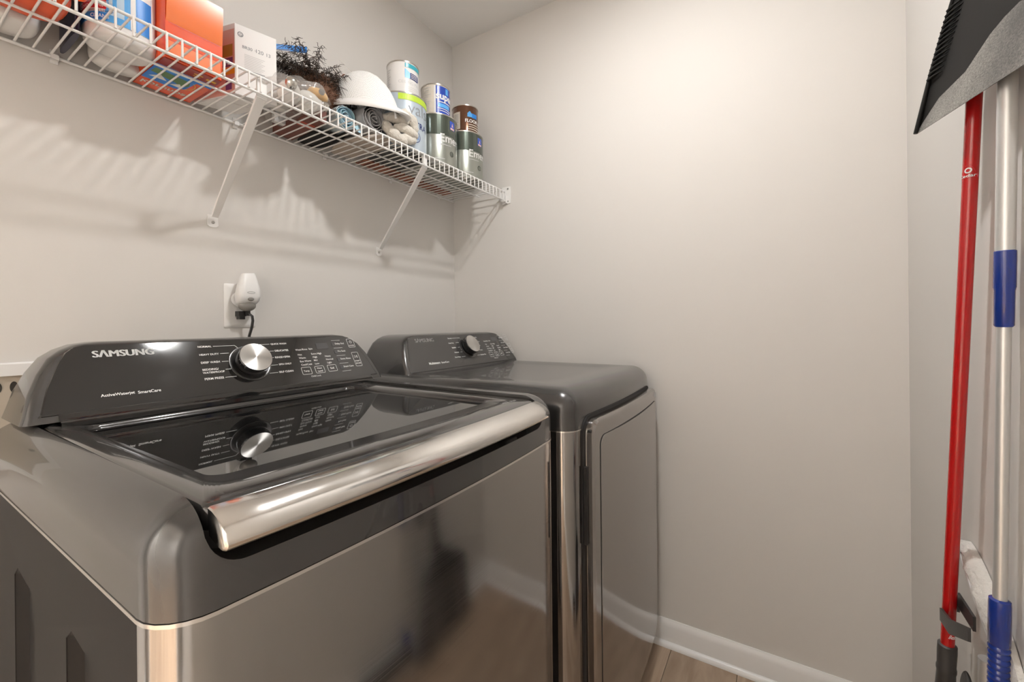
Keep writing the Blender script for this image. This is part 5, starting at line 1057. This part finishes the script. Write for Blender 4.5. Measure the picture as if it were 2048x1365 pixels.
    for k, (s, h) in enumerate(out):
        c = A + ln * s; row = []
        for j in range(10):
            q = j / 9; bulge = math.sin(PI * q) * 0.012 * (0.6 + 0.4 * math.sin(PI * s)) + 0.003 + 0.0030 * math.sin(46 * s + 5 * q) * math.sin(9 * q + 7 * s) + rnd.uniform(-0.0012, 0.0012)
            p = c + e2 * (h * q * 1.0 - 0.02 * s); row.append((p.x, min(1.5945, p.y) - bulge * (1.0 if s < 0.45 else max(0.12, 1 - (s - 0.45) * 4)), p.z))
        for j in range(9, -1, -1):
            q = j / 9; p = c + e2 * (h * q - 0.02 * s); row.append((p.x, 1.5955, p.z))
        rows.append(row)
    obj('pile', m.loft(rows), 'fluff_white', t, smooth=80)
    m = M().loft([[tuple(A + ln * s + Vector((0, -0.004 if s > 0.5 else -0.008, 0)) + e2 * (-0.02 * s + o_) + Vector((0, o2, 0))) for o_, o2 in ((-0.003, 0.008), (-0.003, -0.002), (0.002, -0.002), (0.002, 0.008))] for s in (0.02, 0.3, 0.6, 0.98)])
    obj('backing_edge', m, 'carton_white', t, smooth=50)
    # dark grey clip that holds the pad
    t = thing('pole_clip', 'dark grey plastic clip bridging the red broom handle and the white pad', 'clip', (-0.53, 1.55, 0.6))
    P = lambda l, y0, y1: M().loft([[(x, y, z) for x, z in l] for y in (y0, y1)])
    obj('clip_band', M().loft([[(-0.4760, 1.545, 0.6000), (-0.4760, 1.545, 0.5770), (-0.4760, 1.549, 0.5770), (-0.4760, 1.549, 0.6000)], [(-0.535, 1.543, 0.6130), (-0.535, 1.543, 0.5870), (-0.535, 1.547, 0.5870), (-0.535, 1.547, 0.6130)], [(-0.590, 1.552, 0.6350), (-0.590, 1.552, 0.6120), (-0.590, 1.556, 0.6120), (-0.590, 1.556, 0.6350)]]), 'grey_plastic', t, smooth=50)
    obj('clip_jaw', M().box(-0.452, -0.449, 1.556, 1.578, 0.588, 0.615).box(-0.53, -0.452, 1.574, 1.578, 0.600, 0.625), 'grey_plastic', t, smooth=None, weld=False)
    # third short pole with dark rounded end
    t = thing('short_pole', 'dull grey short pole with a dark rounded end between the broom and the blue grip', 'pole', (-0.56, 1.578, 0))
    obj('shaft', M().tube([(-0.560, 1.583, 0.575), (-0.552, 1.581, 0.30), (-0.545, 1.574, 0.006)], 0.0115, 20), 'alu_pole', t, smooth=60)
    obj('dark_end', M().ball((-0.530, 1.566, 0.485), 0.020, 0.008, 0.042, 18, 12), 'grey_plastic', t, smooth=80)
    # dustpan hung in front of the poles, handle up
    T = Vector((-0.5319, 1.51, 1.4658)); l = Vector((-0.9552, 0.2960, 0.0009)); g = Vector((0.0531, 0.1683, 0.9843)); n = l.cross(g).normalized()
    if n.y > 0: n = -n                                 # towards the room
    n = Vector(n)
    W = lambda p, q, o=0.0: tuple(T + l * p + g * q + n * o)
    t = thing('dustpan', 'black dustpan with dusty grey ramp hung high in front of the poles', 'dustpan', W(0.14, 0.1))
    crease = [(0.0, 0.012), (0.010, 0.020), (0.040, 0.045), (0.094, 0.056), (0.133, 0.093), (0.150, 0.101), (0.178, 0.107), (0.205, 0.101), (0.225, 0.090), (0.250, 0.056), (0.275, 0.030), (0.285, 0.012)]
    crease = [(0.0, 0.010), (0.012, 0.021), (0.040, 0.044), (0.094, 0.057), (0.133, 0.090), (0.155, 0.100), (0.178, 0.105), (0.200, 0.098), (0.225, 0.085), (0.262, 0.052), (0.282, 0.012)]
    th = 0.0022
    m = M(); top = [W(p, q, -0.001) for p, q in crease]; bot = [W(p, 0.0, 0.001) for p, q in crease]
    top2 = [W(p, q, -0.001 - th) for p, q in crease]; bot2 = [W(p, 0.0, 0.0) for p, q in crease]
    k = len(crease); m.add(top + bot, [(i, i + 1, k + i + 1, k + i) for i in range(k - 1)]); m.add(top2 + bot2, [(i, i + 1, k + i + 1, k + i) for i in range(k - 1)])
    m.add(bot + bot2, [(i, i + 1, k + i + 1, k + i) for i in range(k - 1)])
    obj('ramp', m, 'dusty_grey', t, smooth=40)
    m = M(); hi = [(0.0, 0.010), (0.006, 0.10), (0.031, 0.213), (0.06, 0.235), (0.12, 0.245), (0.18, 0.245), (0.22, 0.235), (0.25, 0.20), (0.276, 0.10), (0.282, 0.012)]
    # dark bowl: loft from the crease up to the rim, bulging away from the room
    N2 = 24
    def samp(P, s):
        s = s * (len(P) - 1); i = min(int(s), len(P) - 2); f_ = s - i; return (P[i][0] + (P[i + 1][0] - P[i][0]) * f_, P[i][1] + (P[i + 1][1] - P[i][1]) * f_)
    rows = []
    for j in range(7):
        v = j / 6; row = []
        for i in range(N2 + 1):
            c = samp(crease, i / N2); h = samp(hi, i / N2); row.append(W(c[0] + (h[0] - c[0]) * v, c[1] + (h[1] - c[1]) * v, -0.002 + 0.004 * v))
        rows.append(row)
    m.loft(rows, False, False, closed=False)
    back = [[tuple(Vector(p) - n * 0.003) for p in r] for r in rows]; m.loft(back, False, False, closed=False)
    obj('bowl', m, 'pan_black', t, smooth=60)
    # left rim flange with comb teeth
    rim = [(0.0, 0.0), (0.004, 0.04), (0.010, 0.10), (0.022, 0.17), (0.031, 0.213), (0.06, 0.235), (0.12, 0.245), (0.18, 0.245), (0.22, 0.235)]
    obj('rim', M().tube([W(p, q, 0.003) for p, q in rim], 0.0032, 8), 'pan_black', t, smooth=60)
    for i in range(14):
        q = 0.088 + i * 0.0083; p = 0.007 + max(0, (q - 0.06)) * 0.155
        obj('comb_tooth', M().tube([W(p, q, 0.006), W(p + 0.012, q + 0.001, 0.0055), W(p + 0.026 + 0.006 * i / 13, q + 0.002, 0.001)], [0.0026, 0.0022, 0.0006], 6), 'pan_black', t, smooth=60)
    obj('pan_handle', M().tube([W(0.14, 0.235, 0.0), W(0.14, 0.30, 0.004), W(0.14, 0.40, 0.006)], [0.018, 0.013, 0.014], 16, flat=0.5), 'pan_black', t, smooth=60)
    hk = Vector(W(0.14, 0.405, 0.0))
    h = thing('wall_hook', 'small white wall hook holding the dustpan', 'hook', (hk.x, DF, hk.z))
    obj('hook_plate', M().box(hk.x - 0.012, hk.x + 0.012, DF - 0.004, DF, hk.z - 0.02, hk.z + 0.03), 'trim_white', h, smooth=None, bevel=0.001)
    obj('hook_arm', M().tube([(hk.x, DF - 0.003, hk.z - 0.008), (hk.x, hk.y - 0.004, hk.z - 0.010), (hk.x, hk.y - 0.012, hk.z)], 0.003, 8), 'trim_white', h, smooth=60)
build_mops()
